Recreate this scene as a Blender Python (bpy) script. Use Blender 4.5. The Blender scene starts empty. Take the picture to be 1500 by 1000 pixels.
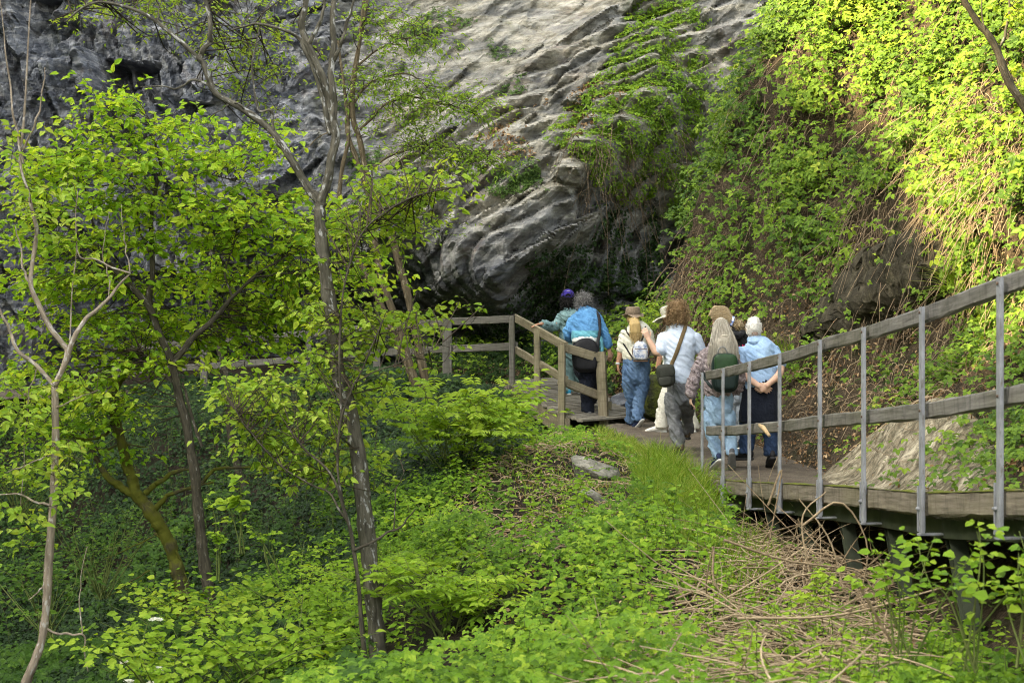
import bpy, math, random
import numpy as np
from mathutils import Vector
R = math.radians
rng = np.random.default_rng(11)
random.seed(11)
SC = bpy.context.scene
COL = SC.collection
FP = 2500.0
def P(px, py, d):                      # a point of the place seen at (px, py) and d metres away
    return np.array([(px-750.0)/FP*d, d, (500.0-py)/FP*d])
def proj(v):
    v = np.asarray(v, float); y = np.maximum(v[..., 1], .1)
    return 750+v[..., 0]/y*FP, 500-v[..., 2]/y*FP
def unit(v):
    v = np.asarray(v, float)
    return v/np.maximum(np.linalg.norm(v, axis=-1, keepdims=True), 1e-9)

# ---------------------------------------------------------------- noise
def _h(ix, iy, iz, s):
    n = (ix*374761393 + iy*668265263 + iz*2147483647 % 4294967291 + s*974634777).astype(np.int64) & 0xffffffff
    n = ((n ^ (n >> 13))*1274126177) & 0xffffffff
    n = ((n ^ (n >> 16))*2246822519) & 0xffffffff
    return ((n ^ (n >> 15)) & 0xffffff)/float(0xffffff)
def vnoise(p, s=0):
    p = np.asarray(p, float); i = np.floor(p).astype(np.int64); f = p-i
    f = f*f*(3-2*f); r = 0
    for dx in (0, 1):
        for dy in (0, 1):
            for dz in (0, 1):
                w = (f[..., 0] if dx else 1-f[..., 0])*(f[..., 1] if dy else 1-f[..., 1])*(f[..., 2] if dz else 1-f[..., 2])
                r = r+w*_h(i[..., 0]+dx, i[..., 1]+dy, i[..., 2]+dz, s)
    return r*2-1
def fbm(p, o=4, s=0):
    p = np.asarray(p, float); a = 1.0; r = 0; t = 0
    for k in range(o):
        r = r+a*vnoise(p, s+k*17); t += a; a *= .5; p = p*2.03
    return r/t
def facets(a, b, s, off=1.0, grad=1.0, soft=.12):
    ia = np.floor(a).astype(np.int64); ib = np.floor(b).astype(np.int64)
    best = np.full(a.shape, 1e9); val = np.zeros(a.shape); sec = np.full(a.shape, 1e9); v2 = np.zeros(a.shape)
    z = np.zeros_like(ia)
    for da in (-1, 0, 1):
        for db in (-1, 0, 1):
            ca, cb = ia+da, ib+db
            xa = ca+_h(ca, cb, z, s); xb = cb+_h(ca, cb, z, s+1)
            d = (a-xa)**2+(b-xb)**2
            v = off*(_h(ca, cb, z, s+2)*2-1)+grad*((_h(ca, cb, z, s+3)*2-1)*(a-xa)+(_h(ca, cb, z, s+4)*2-1)*(b-xb))
            m = d < best; m2 = (~m) & (d < sec)
            v2 = np.where(m, val, np.where(m2, v, v2)); sec = np.where(m, best, np.where(m2, d, sec))
            val = np.where(m, v, val); best = np.where(m, d, best)
    w = np.clip((np.sqrt(sec)-np.sqrt(best))/soft, 0, 1)
    return val*(.5+.5*w)+v2*(.5-.5*w), w
class TPS:                             # thin plate spline through scattered points
    def __init__(self, xy, z, lam=.02):
        xy = np.asarray(xy, float); n = len(xy); self.xy = xy
        K = self.U(xy, xy)+lam*np.eye(n); Pm = np.c_[np.ones(n), xy]
        A = np.block([[K, Pm], [Pm.T, np.zeros((3, 3))]])
        self.w = np.linalg.solve(A, np.r_[np.asarray(z, float), 0, 0, 0])
    def U(self, a, b):
        r2 = ((a[:, None, :]-b[None])**2).sum(-1)
        return .5*r2*np.log(r2+1e-9)
    def __call__(self, q):
        q = np.asarray(q, float); sh = q.shape[:-1]; q = q.reshape(-1, 2); out = np.empty(len(q))
        for i in range(0, len(q), 20000):
            s = q[i:i+20000]
            out[i:i+20000] = self.U(s, self.xy)@self.w[:-3]+np.c_[np.ones(len(s)), s]@self.w[-3:]
        return out.reshape(sh)
def interp(t, ts, vs):
    vs = np.asarray(vs, float)
    return np.stack([np.interp(t, ts, vs[:, k]) for k in range(vs.shape[1])], -1)
def smoothpath(pts, n):                # Catmull-Rom through the points
    pts = np.asarray(pts, float)
    q = np.vstack([2*pts[0]-pts[1], pts, 2*pts[-1]-pts[-2]])
    seg = len(pts)-1; u = np.linspace(0, seg, n); i = np.minimum(u.astype(int), seg-1); f = (u-i)[:, None]
    a, b, c, d = q[i], q[i+1], q[i+2], q[i+3]
    return .5*((2*b)+(c-a)*f+(2*a-5*b+4*c-d)*f**2+(3*b-a-3*c+d)*f**3)
def inpoly(x, y, poly):
    c = np.zeros(np.shape(x), bool); n = len(poly); j = n-1
    for i in range(n):
        xi, yi = poly[i]; xj, yj = poly[j]
        m = ((yi > y) != (yj > y)) & (x < (xj-xi)*(y-yi)/((yj-yi)+1e-12)+xi)
        c ^= m; j = i
    return c
def gridmap(px, py, x0, dx, y0, dy, tab):
    tab = np.asarray(tab, float); u = np.clip((px-x0)/dx, 0, tab.shape[1]-1.001); v = np.clip((py-y0)/dy, 0, tab.shape[0]-1.001)
    i = u.astype(int); j = v.astype(int); fu = u-i; fv = v-j
    return (tab[j, i]*(1-fu)+tab[j, i+1]*fu)*(1-fv)+(tab[j+1, i]*(1-fu)+tab[j+1, i+1]*fu)*fv

# ---------------------------------------------------------------- geometry collector
class Geo:
    def __init__(s): s.flat = False; s.v = []; s.q = []; s.t = []; s.tint = []; s.gc = []; s.mi = []; s.n = 0
    def add(s, v, q=None, t=None, tint=None, gc=None):
        v = np.asarray(v, float).reshape(-1, 3); k = len(v)
        if k == 0: return
        if q is not None and len(q): s.q.append(np.asarray(q, np.int64)+s.n)
        if t is not None and len(t): s.t.append(np.asarray(t, np.int64)+s.n)
        s.v.append(v); s.n += k
        s.tint.append(np.broadcast_to(np.asarray(0. if tint is None else tint, float), (k,)))
        s.gc.append(v if gc is None else np.asarray(gc, float))
    def tube(s, pts, r, seg=7, tint=0., cap=True, lump=0.):
        pts = np.asarray(pts, float); n = len(pts); r = np.broadcast_to(np.asarray(r, float), (n,))
        t = unit(np.gradient(pts, axis=0)); ref = np.array([0, 0, 1.]) if abs(t[0, 2]) < .9 else np.array([1., 0, 0])
        u = np.zeros((n, 3)); u0 = unit(np.cross(t[0], ref))
        for i in range(n):
            u0 = unit(u0-t[i]*np.dot(u0, t[i])); u[i] = u0
        w = np.cross(t, u); a = np.arange(seg)/seg*2*np.pi
        ring = pts[:, None]+r[:, None, None]*(np.cos(a)[None, :, None]*u[:, None]+np.sin(a)[None, :, None]*w[:, None])
        if lump: ring = pts[:, None]+(ring-pts[:, None])*(1+lump*(fbm(ring*9, 2, 900)+.6*fbm(ring*30, 2, 905)))[..., None]
        L = np.r_[0, np.cumsum(np.linalg.norm(np.diff(pts, axis=0), axis=1))]
        gc = np.stack([np.broadcast_to(L[:, None], (n, seg)), r[:, None]*np.cos(a), r[:, None]*np.sin(a)], -1).reshape(-1, 3)
        i = np.arange(n-1)[:, None]*seg; k = np.arange(seg)[None]; k2 = (k+1) % seg
        q = np.stack([i+k, i+k2, i+seg+k2, i+seg+k], -1).reshape(-1, 4)
        V = ring.reshape(-1, 3); tri = None
        if cap:
            V = np.vstack([V, pts[0], pts[-1]]); gc = np.vstack([gc, [0, 0, 0], [L[-1], 0, 0]]); b = n*seg
            kk = np.arange(seg); k2 = (kk+1) % seg
            tri = np.vstack([np.stack([np.full(seg, b), k2, kk], 1), np.stack([np.full(seg, b+1), (n-1)*seg+kk, (n-1)*seg+k2], 1)])
        s.add(V, q, tri, tint, gc)
    def beam(s, p0, p1, w, h, up=(0, 0, 1), bev=.006, jit=0., nseg=1, seed=0):   # bevelled board, w across, h along up
        s.flat = True; p0 = np.asarray(p0, float); p1 = np.asarray(p1, float); ax = unit(p1-p0); L = np.linalg.norm(p1-p0)
        side = unit(np.cross(ax, up)); up = np.cross(side, ax); b = min(bev, w*.3, h*.3)
        pr = np.array([(-w/2+b, -h/2), (w/2-b, -h/2), (w/2, -h/2+b), (w/2, h/2-b), (w/2-b, h/2), (-w/2+b, h/2), (-w/2, h/2-b), (-w/2, -h/2+b)])
        tt = np.linspace(0, 1, nseg+1); V = []; G = []; g0 = (seed*.731) % 7
        for x in tt:
            o = p0+(p1-p0)*x; j = (rng.normal(0, jit, (8, 2)) if jit else 0); q = pr+j
            V.append(o+q[:, :1]*side+q[:, 1:]*up); G.append(np.c_[np.full(8, x*L+g0*3.1), q[:, 0]+g0, q[:, 1]+g0*1.7])
        V = np.vstack(V); n = len(tt); i = np.arange(n-1)[:, None]*8; k = np.arange(8)[None]; k2 = (k+1) % 8
        q = np.stack([i+k, i+k2, i+8+k2, i+8+k], -1).reshape(-1, 4)
        e = (n-1)*8; caps = [[7, 6, 1, 0], [6, 5, 2, 1], [5, 4, 3, 2]]
        q = np.vstack([q, caps, [[e+a for a in c[::-1]] for c in caps]])
        s.add(V, q, None, 0., np.vstack(G))
    def grid(s, V, tint=None, wrap=False):
        n, m = V.shape[:2]; i = np.arange(n-1)[:, None]*m; j = np.arange(m-1)[None]
        q = np.stack([i+j, i+j+1, i+m+j+1, i+m+j], -1).reshape(-1, 4)
        s.add(V.reshape(-1, 3), q, None, None if tint is None else np.asarray(tint).reshape(-1))
    def leaves(s, p, ax, nr, size, wr=.55, fold=.12, droop=.15, tint=0.):
        p = np.asarray(p, float); n = len(p)
        if n == 0: return
        ax = unit(ax); sd = unit(np.cross(ax, nr)); nr = np.cross(sd, ax)
        size = np.broadcast_to(np.asarray(size, float), (n,))[:, None]; wr = np.broadcast_to(np.asarray(wr, float), (n,))[:, None]
        def pt(a, b, c): return p+size*(a*ax+b*wr*sd+c*nr)
        V = np.stack([pt(0, 0, 0), pt(.28, -.5, fold), pt(.68, -.36, fold-droop*.4), pt(1, 0, -droop), pt(.68, .36, fold-droop*.4), pt(.28, .5, fold)], 1)
        b = np.arange(n)[:, None]*6
        q = np.concatenate([b+np.array([[0, 1, 2, 3]]), b+np.array([[0, 3, 4, 5]])], 0)
        s.add(V.reshape(-1, 3), q, None, np.repeat(np.broadcast_to(tint, (n,)), 6))
    def blades(s, p, ax, bend, L, w, tint):
        n = len(p); t = np.linspace(0, 1, 5); ax = unit(ax); sd = unit(np.cross(ax, np.array([0, -1., .2])+.6*rng.normal(size=(n, 3)))); V = []
        for x in t:
            c = p+(ax*x+bend*x*x)*L[:, None]; h = (w*(1-x)**.7*.5)[:, None]*sd; V += [c-h, c+h]
        V = np.stack(V, 1); b = np.arange(n)[:, None]*10; q = np.concatenate([b+np.array([[2*k, 2*k+1, 2*k+3, 2*k+2]]) for k in range(4)], 0)
        s.add(V.reshape(-1, 3), q, None, np.repeat(tint, 10))
    def build(s, name, mat, parent=None, smooth=True, base=None):
        V = np.vstack(s.v); o0 = wl(parent) if parent is not None else np.array(base if base is not None else (0, 0, 0), float)
        me = bpy.data.meshes.new(name)
        q = np.vstack(s.q) if s.q else np.zeros((0, 4), int); t = np.vstack(s.t) if s.t else np.zeros((0, 3), int)
        loops = np.r_[q.ravel(), t.ravel()]; nq, nt = len(q), len(t)
        me.vertices.add(len(V)); me.vertices.foreach_set('co', (V-o0).astype(np.float32).ravel())
        me.loops.add(len(loops)); me.loops.foreach_set('vertex_index', loops.astype(np.int32))
        me.polygons.add(nq+nt); me.polygons.foreach_set('loop_start', np.r_[np.arange(nq)*4, nq*4+np.arange(nt)*3].astype(np.int32))
        me.polygons.foreach_set('use_smooth', np.full(nq+nt, smooth and not s.flat))
        me.update(calc_edges=True)
        a = me.attributes.new('tint', 'FLOAT', 'POINT'); a.data.foreach_set('value', np.concatenate(s.tint).astype(np.float32))
        a = me.attributes.new('gc', 'FLOAT_VECTOR', 'POINT'); a.data.foreach_set('vector', np.vstack(s.gc).astype(np.float32).ravel())
        me.validate()
        return link(name, me, mat, parent, o0)
WL = {}
def wl(o): return WL[o.name]
def link(name, me, mat, parent, o0):
    o = bpy.data.objects.new(name, me); COL.objects.link(o)
    for m in (mat if isinstance(mat, (list, tuple)) else [mat]): me.materials.append(m)
    if parent is not None: o.parent = parent
    else: o.location = o0
    WL[o.name] = np.asarray(o0, float)
    return o
def tag(o, label, cat, group=None):
    o['label'] = label; o['category'] = cat
    if group: o['group'] = group
    return o
def kind(o, k): o['kind'] = k; return o
def thing(name, label, cat, loc, group=None):
    o = bpy.data.objects.new(name, None); COL.objects.link(o); o.location = loc; o.empty_display_size = .1
    WL[o.name] = np.asarray(loc, float)
    return tag(o, label, cat, group)

# ---------------------------------------------------------------- materials
class M:
    def __init__(s, name):
        s.m = bpy.data.materials.new(name); s.m.use_nodes = True; s.nt = s.m.node_tree; s.N = s.nt.nodes; s.L = s.nt.links
        s.b = s.N['Principled BSDF']; s.out = s.N['Material Output']; s.b.inputs['Specular IOR Level'].default_value = .13
    def n(s, t, **kw):
        x = s.N.new('ShaderNode'+t)
        for k, v in kw.items():
            if k in x.inputs: x.inputs[k].default_value = v
            else: setattr(x, k, v)
        return x
    def l(s, a, b): s.L.new(a, b)
    def coord(s, attr=None, scale=(1, 1, 1), rot=(0, 0, 0)):
        mp = s.n('Mapping'); mp.inputs['Scale'].default_value = scale; mp.inputs['Rotation'].default_value = rot
        if attr: a = s.n('Attribute'); a.attribute_name = attr; s.l(a.outputs['Vector'], mp.inputs[0])
        else:
            g = s.n('NewGeometry'); s.l(g.outputs['Position'], mp.inputs[0])
        return mp.outputs[0]
    def noise(s, co, scale, detail=5, rough=.6, dist=0.):
        x = s.n('TexNoise'); x.inputs['Scale'].default_value = scale; x.inputs['Detail'].default_value = detail
        x.inputs['Roughness'].default_value = rough; x.inputs['Distortion'].default_value = dist
        if co is not None: s.l(co, x.inputs['Vector'])
        return x.outputs['Fac']
    def ramp(s, f, stops):
        x = s.n('ValToRGB'); e = x.color_ramp.elements
        for i, (p, c) in enumerate(stops):
            k = e[i] if i < 2 else e.new(p)
            k.position = p; k.color = (*c, 1) if len(c) == 3 else c
        s.l(f, x.inputs[0]); return x.outputs[0]
    def mix(s, f, a, b, mode='MIX'):
        x = s.n('Mix'); x.data_type = 'RGBA'; x.blend_type = mode
        for i, v in ((0, f), (6, a), (7, b)):
            if isinstance(v, (int, float)): x.inputs[i].default_value = v
            elif isinstance(v, tuple): x.inputs[i].default_value = (*v, 1)
            else: s.l(v, x.inputs[i])
        return x.outputs[2]
    def attr(s, name): a = s.n('Attribute'); a.attribute_name = name; return a.outputs['Fac']
    def bump(s, h, st=.5, dist=.02):
        x = s.n('Bump'); x.inputs['Strength'].default_value = st; x.inputs['Distance'].default_value = dist
        s.l(h, x.inputs['Height']); s.l(x.outputs[0], s.b.inputs['Normal'])
    def color(s, c, rough=.8):
        if isinstance(c, tuple): s.b.inputs['Base Color'].default_value = (*c, 1)
        else: s.l(c, s.b.inputs['Base Color'])
        s.b.inputs['Roughness'].default_value = rough
def leafmat(name, c0, c1, c2, trans=.35, rough=.5):
    m = M(name); t = m.attr('tint')
    col = m.ramp(t, [(0, c0), (.55, c1), (1, c2)])
    m.color(col, rough)
    tr = m.n('BsdfTranslucent'); tc = m.mix(1.0, col, (1.35, 1.2, .5), 'MULTIPLY'); m.l(tc, tr.inputs['Color'])
    mx = m.n('MixShader'); mx.inputs[0].default_value = trans
    m.l(m.b.outputs[0], mx.inputs[1]); m.l(tr.outputs[0], mx.inputs[2]); m.l(mx.outputs[0], m.out.inputs['Surface'])
    return m.m
def stemmat(name, c0, c1, scale=30):
    m = M(name); t = m.attr('tint'); n = m.noise(m.coord(), scale, 3)
    m.color(m.mix(.5, m.ramp(t, [(0, c0), (1, c1)]), m.ramp(n, [(.3, c0), (.7, c1)])), .85); return m.m
def barkmat(name, dark, light, patch, pth=.62, moss=None):
    m = M(name); co = m.coord('gc', (6, 40, 40)); n1 = m.noise(co, 1., 6, .65)
    n2 = m.noise(m.coord('gc', (9, 22, 22)), 1.3, 4, .6)
    c = m.ramp(n1, [(.35, dark), (.7, light)])
    c = m.mix(m.ramp(n2, [(pth-.03, (0, 0, 0)), (pth+.03, (1, 1, 1))]), c, patch)
    if moss:
        n3 = m.noise(m.coord(), 3.5, 4); c = m.mix(m.ramp(n3, [(.38, (0, 0, 0)), (.52, (1, 1, 1))]), c, moss)
    m.color(c, .9); m.bump(n1, .8, .012); return m.m
def woodmat(name, a, b, green=None, g=.5):
    m = M(name); co = m.coord('gc', (1.2, 22, 22)); n1 = m.noise(co, 2.2, 7, .65, .4)
    n2 = m.noise(m.coord('gc', (.8, 2, 2)), 2., 4); c = m.ramp(n1, [(.3, a), (.72, b)])
    n4 = m.noise(m.coord('gc', (14, 3, 3)), 1.5, 3); c = m.mix(m.ramp(n4, [(.5, (0, 0, 0)), (.75, (.6, .6, .6))]), c, tuple(x*.5 for x in a))
    if green: c = m.mix(m.ramp(n2, [(.42, (0, 0, 0)), (.7, (g, g, g))]), c, green)
    m.color(c, .85); m.bump(n1, .6, .006); return m.m
def cloth(name, a, b=None, scale=40, rough=.9, wave=None, sheen=.03):
    m = M(name); b = b or tuple(x*.75 for x in a); n = m.noise(m.coord(), scale, 4, .7); n2 = m.noise(m.coord(), 7, 3)
    f = m.mix(.5, n, n2); m.color(m.ramp(f, [(.35, b), (.65, a)]), rough)
    m.b.inputs['Sheen Weight'].default_value = sheen
    m.bump(m.mix(.25, m.noise(m.coord(None, (1, 1, .7), (.4, .5, 0)), 17, 3, .55, 1.6), m.noise(m.coord(), 240, 2)), .75, .022); return m.m
def plain(name, c, rough=.6, metal=0.):
    m = M(name); n = m.noise(m.coord(), 25, 4); m.color(m.ramp(n, [(.25, tuple(x*.7 for x in c)), (.75, tuple(min(1, x*1.15) for x in c))]), rough)
    m.b.inputs['Metallic'].default_value = metal; return m.m
DENOISE = True
# ================================================================ camera, sky, sun
cam = bpy.data.objects.new('camera', bpy.data.cameras.new('camera')); COL.objects.link(cam); SC.camera = cam
cam.data.sensor_width = 36; cam.data.lens = 60; cam.rotation_euler = (R(90), 0, 0); cam.data.clip_end = 400
cam.data.dof.use_dof = True; cam.data.dof.focus_distance = 20.5; cam.data.dof.aperture_fstop = 5.6
w = bpy.data.worlds.new('World'); SC.world = w; w.use_nodes = True
N, L = w.node_tree.nodes, w.node_tree.links
sky = N.new('ShaderNodeTexSky'); sky.sky_type = 'NISHITA'; sky.sun_disc = False; sky.sun_elevation = R(34); sky.dust_density = 3; sky.air_density = 1
SUN = unit(np.array([-.75, -.36, .56]))            # towards the sun
sky.sun_rotation = math.atan2(SUN[0], SUN[1])
hs = N.new('ShaderNodeHueSaturation'); hs.inputs['Saturation'].default_value = .38
wm = N.new('ShaderNodeMix'); wm.data_type = 'RGBA'; wm.blend_type = 'MULTIPLY'; wm.inputs[0].default_value = 1; wm.inputs[7].default_value = (1.0, .97, .88, 1)
L.new(sky.outputs[0], hs.inputs['Color']); L.new(hs.outputs[0], wm.inputs[6]); L.new(wm.outputs[2], N['Background'].inputs[0])
N['Background'].inputs[1].default_value = .15
sl = bpy.data.lights.new('sun', 'SUN'); sl.energy = 3.5; sl.angle = R(.5); sl.color = (1, .80, .48)
so = bpy.data.objects.new('sun', sl); COL.objects.link(so)
so.rotation_euler = Vector(SUN).to_track_quat('Z', 'Y').to_euler()
vs = SC.view_settings; vs.view_transform = 'Standard'; vs.look = 'None'; vs.gamma = 1; vs.exposure = 2.82
cy = SC.cycles
cy.max_bounces = 6; cy.diffuse_bounces = 2; cy.glossy_bounces = 2; cy.transmission_bounces = 4; cy.transparent_max_bounces = 4
cy.use_adaptive_sampling = True; cy.adaptive_threshold = .008; cy.use_denoising = DENOISE; cy.filter_width = 1.1; cy.denoising_prefilter = 'NONE'; cy.denoising_input_passes = 'RGB_ALBEDO_NORMAL'
cy.sample_clamp_indirect = 6

# ================================================================ ground
GP = [(1100,700,18.5),(1000,668,19.9),(960,640,22),(900,628,23.2),(1040,715,17.8),(980,677,19.3),(920,638,21.5),(875,630,22.6),
 (870,700,18.5),(900,780,15),(850,880,12.3),(850,1000,10),(1000,800,14),(1000,1000,8.8),(1050,770,16),(1100,850,12),(1200,930,9.8),
 (1300,1010,7.6),(1300,935,10.5),(1450,990,9.2),(1500,1060,7),(700,700,18.5),(700,800,15.5),(700,900,13),(700,1000,11.3),
 (600,665,21),(600,750,18),(600,850,15),(600,1000,12.3),(500,700,21),(500,800,18.5),(500,900,16),(500,1000,13.8),
 (400,600,26),(400,700,23),(400,800,20.5),(400,900,17.5),(400,1000,14.5),(300,600,27.8),(300,700,25),(300,900,20.5),(300,1000,14.8),
 (150,700,27),(150,870,24),(150,1000,16.5),(0,820,27),(0,1000,19),(650,578,27),(740,598,25),(800,665,23.4),(770,650,24),
 (450,574,30),(250,577,31),(100,587,32),(650,620,23.8),(730,650,21.5)]
gx = [(q[0], q[1]) for q in (P(*p) for p in GP)]; gz = [P(*p)[2] for p in GP]
for x, y, z in [(-4,4,-2.2),(0,4,-1.5),(2.5,4,-1.5),(5,4,-1.7),(5,10,-2),(4,14,-2),(3.2,16,-2.1),(2.75,14,-1.95),(2.7,12,-1.75),(5,18,-2.2),(5,24,-1.6),(3.5,30,-1.2),(0,33,-.9),(-10,34,-1),(-12,20,-5.5),(-9,12,-4.5),(-5,10,-3),(1.3,25,-1.5),(.8,24,-1.7)]:
    gx.append((x, y)); gz.append(z)
GT = TPS(gx, gz, .05)
FOOT = np.array([(3.75,3,-.5),(3.75,8,-.72),(3.72,10,-.9),(3.68,12,-1.05),(3.6,14,-1.22),(3.5,16,-1.36),(3.42,18,-1.43),(3.25,19.5,-1.4),(2.9,21.5,-1.25),(2.4,23.3,-1.1),(2.0,25,-.95),(1.6,27,-.8),(.7,29,-.74),(-.7,30.4,-.75),(-2.5,31.2,-.8)])
EDGE = np.array([(2.0,17.2,-1.47),(2.02,18,-1.45),(1.75,19.3,-1.37),(1.43,21.5,-1.22),(1.22,23,-1.13),(1.12,23.6,-1.1)])
def path_d(x, y):                      # signed-ish distance left of the path edge
    ex = np.interp(y, EDGE[:, 1], EDGE[:, 0]); return ex-x
def ground_z(x, y):
    x = np.asarray(x, float); y = np.asarray(y, float)
    z = GT(np.stack([x, y], -1))
    p = np.stack([x, y, np.zeros_like(x)], -1)
    nz = .13*fbm(p*.9, 4, 3)+.035*fbm(p*4, 3, 9)
    on = (y > 17) & (y < 23.8)
    d = np.where(on, path_d(x, y), 9.)
    k = np.clip(d/.8, 0, 1); z = z+nz*k
    return np.where(on & (d < 0), z-.12-np.clip(-d, 0, .5)*.5, z)
xs = np.arange(-14, 6.01, .1); ys = np.arange(2, 35.01, .1)
GX, GY = np.meshgrid(xs, ys); GZ = ground_z(GX, GY)
def gz_at(x, y):
    u = np.clip((np.asarray(x)+14)/.1, 0, len(xs)-1.01); v = np.clip((np.asarray(y)-2)/.1, 0, len(ys)-1.01)
    i = u.astype(int); j = v.astype(int); fu = u-i; fv = v-j
    return (GZ[j, i]*(1-fu)+GZ[j, i+1]*fu)*(1-fv)+(GZ[j+1, i]*(1-fu)+GZ[j+1, i+1]*fu)*fv
def gnormal(x, y):
    e = .15; dx = (gz_at(x+e, y)-gz_at(x-e, y))/(2*e); dy = (gz_at(x, y+e)-gz_at(x, y-e))/(2*e)
    return unit(np.stack([-dx, -dy, np.ones_like(dx)], -1))
m = M('earth'); n1 = m.noise(m.coord(), 3, 6); n2 = m.noise(m.coord(), 38, 5, .7)
c = m.ramp(n2, [(.3, (.009, .007, .0045)), (.56, (.028, .021, .014)), (.78, (.11, .086, .057))])
c = m.mix(m.ramp(n1, [(.5, (0, 0, 0)), (.64, (.75, .75, .75))]), c, (.018, .024, .008))
m.color(c, .95); m.bump(n2, .9, .03); EARTH = m.m
g = Geo(); g.grid(np.stack([GX, GY, GZ], -1)); kind(g.build('ground', EARTH), 'structure')
# the trodden path
pl = np.vstack([EDGE[:-1], [(1.35,23.3,-1.13),(1.25,24.3,-1.25),(.8,25.2,-1.15),(.35,26.1,-.72),(-1.0,27.75,-.75),(-3,29.6,-.82),(-6,30.8,-.88),(-10,31.4,-.95)]])
pr = np.array([(3.5,17,-1.45),(3.5,18,-1.45),(3.3,19.4,-1.4),(2.95,21.4,-1.25),(2.55,23.2,-1.12),(2.45,23.6,-1.1),(2.3,24.5,-1.05),(1.9,26,-.9),(1.3,28.6,-.75),(.2,30.5,-.75),(-2.5,32.2,-.82),(-6,33.5,-.88),(-10,34,-.95)])
n = 260; a = smoothpath(pl, n); b = smoothpath(pr, n); t = np.linspace(0, 1, 46)[None, :, None]
V = a[:, None]*(1-t)+b[:, None]*t
V[..., 2] += .012*fbm(V*2.5, 3, 5)+.012*fbm(V*11, 3, 8)+.004
V[:, :3, 2] -= np.array([.12, .05, .01])
m = M('trodden_earth'); n1 = m.noise(m.coord(), 60, 6, .75); n2 = m.noise(m.coord(), 4, 4)
c = m.mix(m.ramp(n2, [(.35, (0, 0, 0)), (.65, (1, 1, 1))]), m.ramp(n1, [(.3, (.05, .04, .03)), (.7, (.13, .105, .08))]), m.ramp(n1, [(.3, (.08, .066, .05)), (.72, (.21, .175, .135))]))
m.color(c, .95); m.bump(n1, .8, .02)
g = Geo(); g.grid(V); kind(g.build('path', m.m), 'structure')

# ================================================================ hillside to the right of the path (a swept profile)
S = 420; T = 300
fs = smoothpath(FOOT, S); tan = unit(np.gradient(fs, axis=0)*np.array([1, 1, 0])); OUTD = np.stack([tan[:, 1], -tan[:, 0], 0*tan[:, 0]], -1)
k = np.array([1, .97, .94, .9, .85, .8]*1)
for _ in range(60): OUTD[1:-1] = (OUTD[:-2]+OUTD[1:-1]*2+OUTD[2:])/4
OUTD = unit(OUTD)
PY = [3, 12, 15, 17.5, 19.5, 22, 25, 26.2, 27.4, 29, 30.4, 31.2]
PR = {3:[(-1.6,-1.3),(-.2,-.2),(.05,0),(1.5,.95),(2.3,1.6),(2.7,2.7),(4.2,5.5),(7,10)],
 12:[(-1.6,-1.3),(-.2,-.2),(.05,0),(1.25,1.0),(1.9,1.7),(2.1,2.6),(3.3,5.5),(6,10)],
 15:[(-1.4,-1.1),(-.2,-.15),(.05,0),(1.1,1.0),(1.75,1.55),(1.75,2.5),(2.9,5.6),(5.4,10)],
 17.5:[(-1.0,-.6),(-.2,-.1),(.05,0),(.8,.8),(1.6,1.5),(1.5,2.6),(2.6,5.8),(5,10)],
 19.5:[(-.6,-.25),(-.2,-.06),(.03,0),(.5,.6),(1.25,1.5),(1.4,2.9),(2.4,5.9),(4.8,10)],
 22:[(-.5,-.2),(-.2,-.05),(.03,0),(.4,.65),(.95,1.6),(1.3,3.0),(2.3,5.9),(4.6,10)],
 25:[(-.4,-.2),(-.2,-.05),(.02,0),(.2,.7),(.5,1.7),(.8,3.1),(1.9,5.6),(4.2,10)],
 26.2:[(-.4,-.2),(-.2,-.05),(.02,0),(.25,.7),(.8,1.5),(1.3,2.7),(2.4,5.2),(4.4,9)],
 27.4:[(-.4,-.2),(-.2,-.05),(.02,0),(.3,.55),(1.1,.9),(2.0,1.3),(3.2,2),(4.6,3)],
 29:[(-.4,-.2),(-.2,-.05),(.02,0),(.3,.4),(1,.6),(1.9,.8),(2.6,.9),(4,1)],
 30.4:[(-.4,-.2),(-.2,-.05),(.02,0),(.3,.25),(1,.4),(2,.5),(3,.6),(4,.7)],
 31.2:[(-.4,-.2),(-.2,-.05),(.02,0),(.3,.2),(1,.3),(2,.4),(3,.5),(4,.6)]}
PA = np.array([PR[y] for y in PY], float); tk = np.array([0, .12, .18, .36, .52, .64, .84, 1.])
tt = np.linspace(0, 1, T)
prof = np.empty((S, T, 2)); yi = np.maximum.accumulate(fs[:, 1])
for kx in range(2):
    nodes = np.stack([np.interp(yi, PY, PA[:, j, kx]) for j in range(8)], -1)
    for i in range(S): prof[i, :, kx] = np.interp(tt, tk, nodes[i])
for _ in range(4): prof[:, 1:-1] = (prof[:, :-2]+2*prof[:, 1:-1]+prof[:, 2:])/4
HV = fs[:, None]+OUTD[:, None]*prof[..., :1]; HV[..., 2] = fs[:, None, 2]+prof[..., 1]
def gridnormals(V):
    a = np.gradient(V, axis=0); b = np.gradient(V, axis=1); return unit(np.cross(a, b))
HN = gridnormals(HV)
if HN[200, 150, 0] > 0: HN = -HN
amp = np.clip((tt-.16)/.12, 0, 1)[None, :]
rough = .38*fbm(HV*.55, 4, 21)+.10*fbm(HV*2.3, 4, 23)+.03*fbm(HV*9, 3, 25)
HV = HV+HN*(rough*amp)[..., None]
HN = gridnormals(HV)
if HN[200, 150, 0] > 0: HN = -HN
HPX, HPY = proj(HV)
m = M('hill_earth'); n1 = m.noise(m.coord(), 2.2, 5); n2 = m.noise(m.coord(), 34, 6, .75)
c = m.ramp(n2, [(.3, (.018, .014, .009)), (.5, (.07, .052, .033)), (.72, (.19, .145, .095))])
c = m.mix(m.ramp(n1, [(.5, (0, 0, 0)), (.62, (.7, .7, .7))]), c, (.018, .024, .008))
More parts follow.
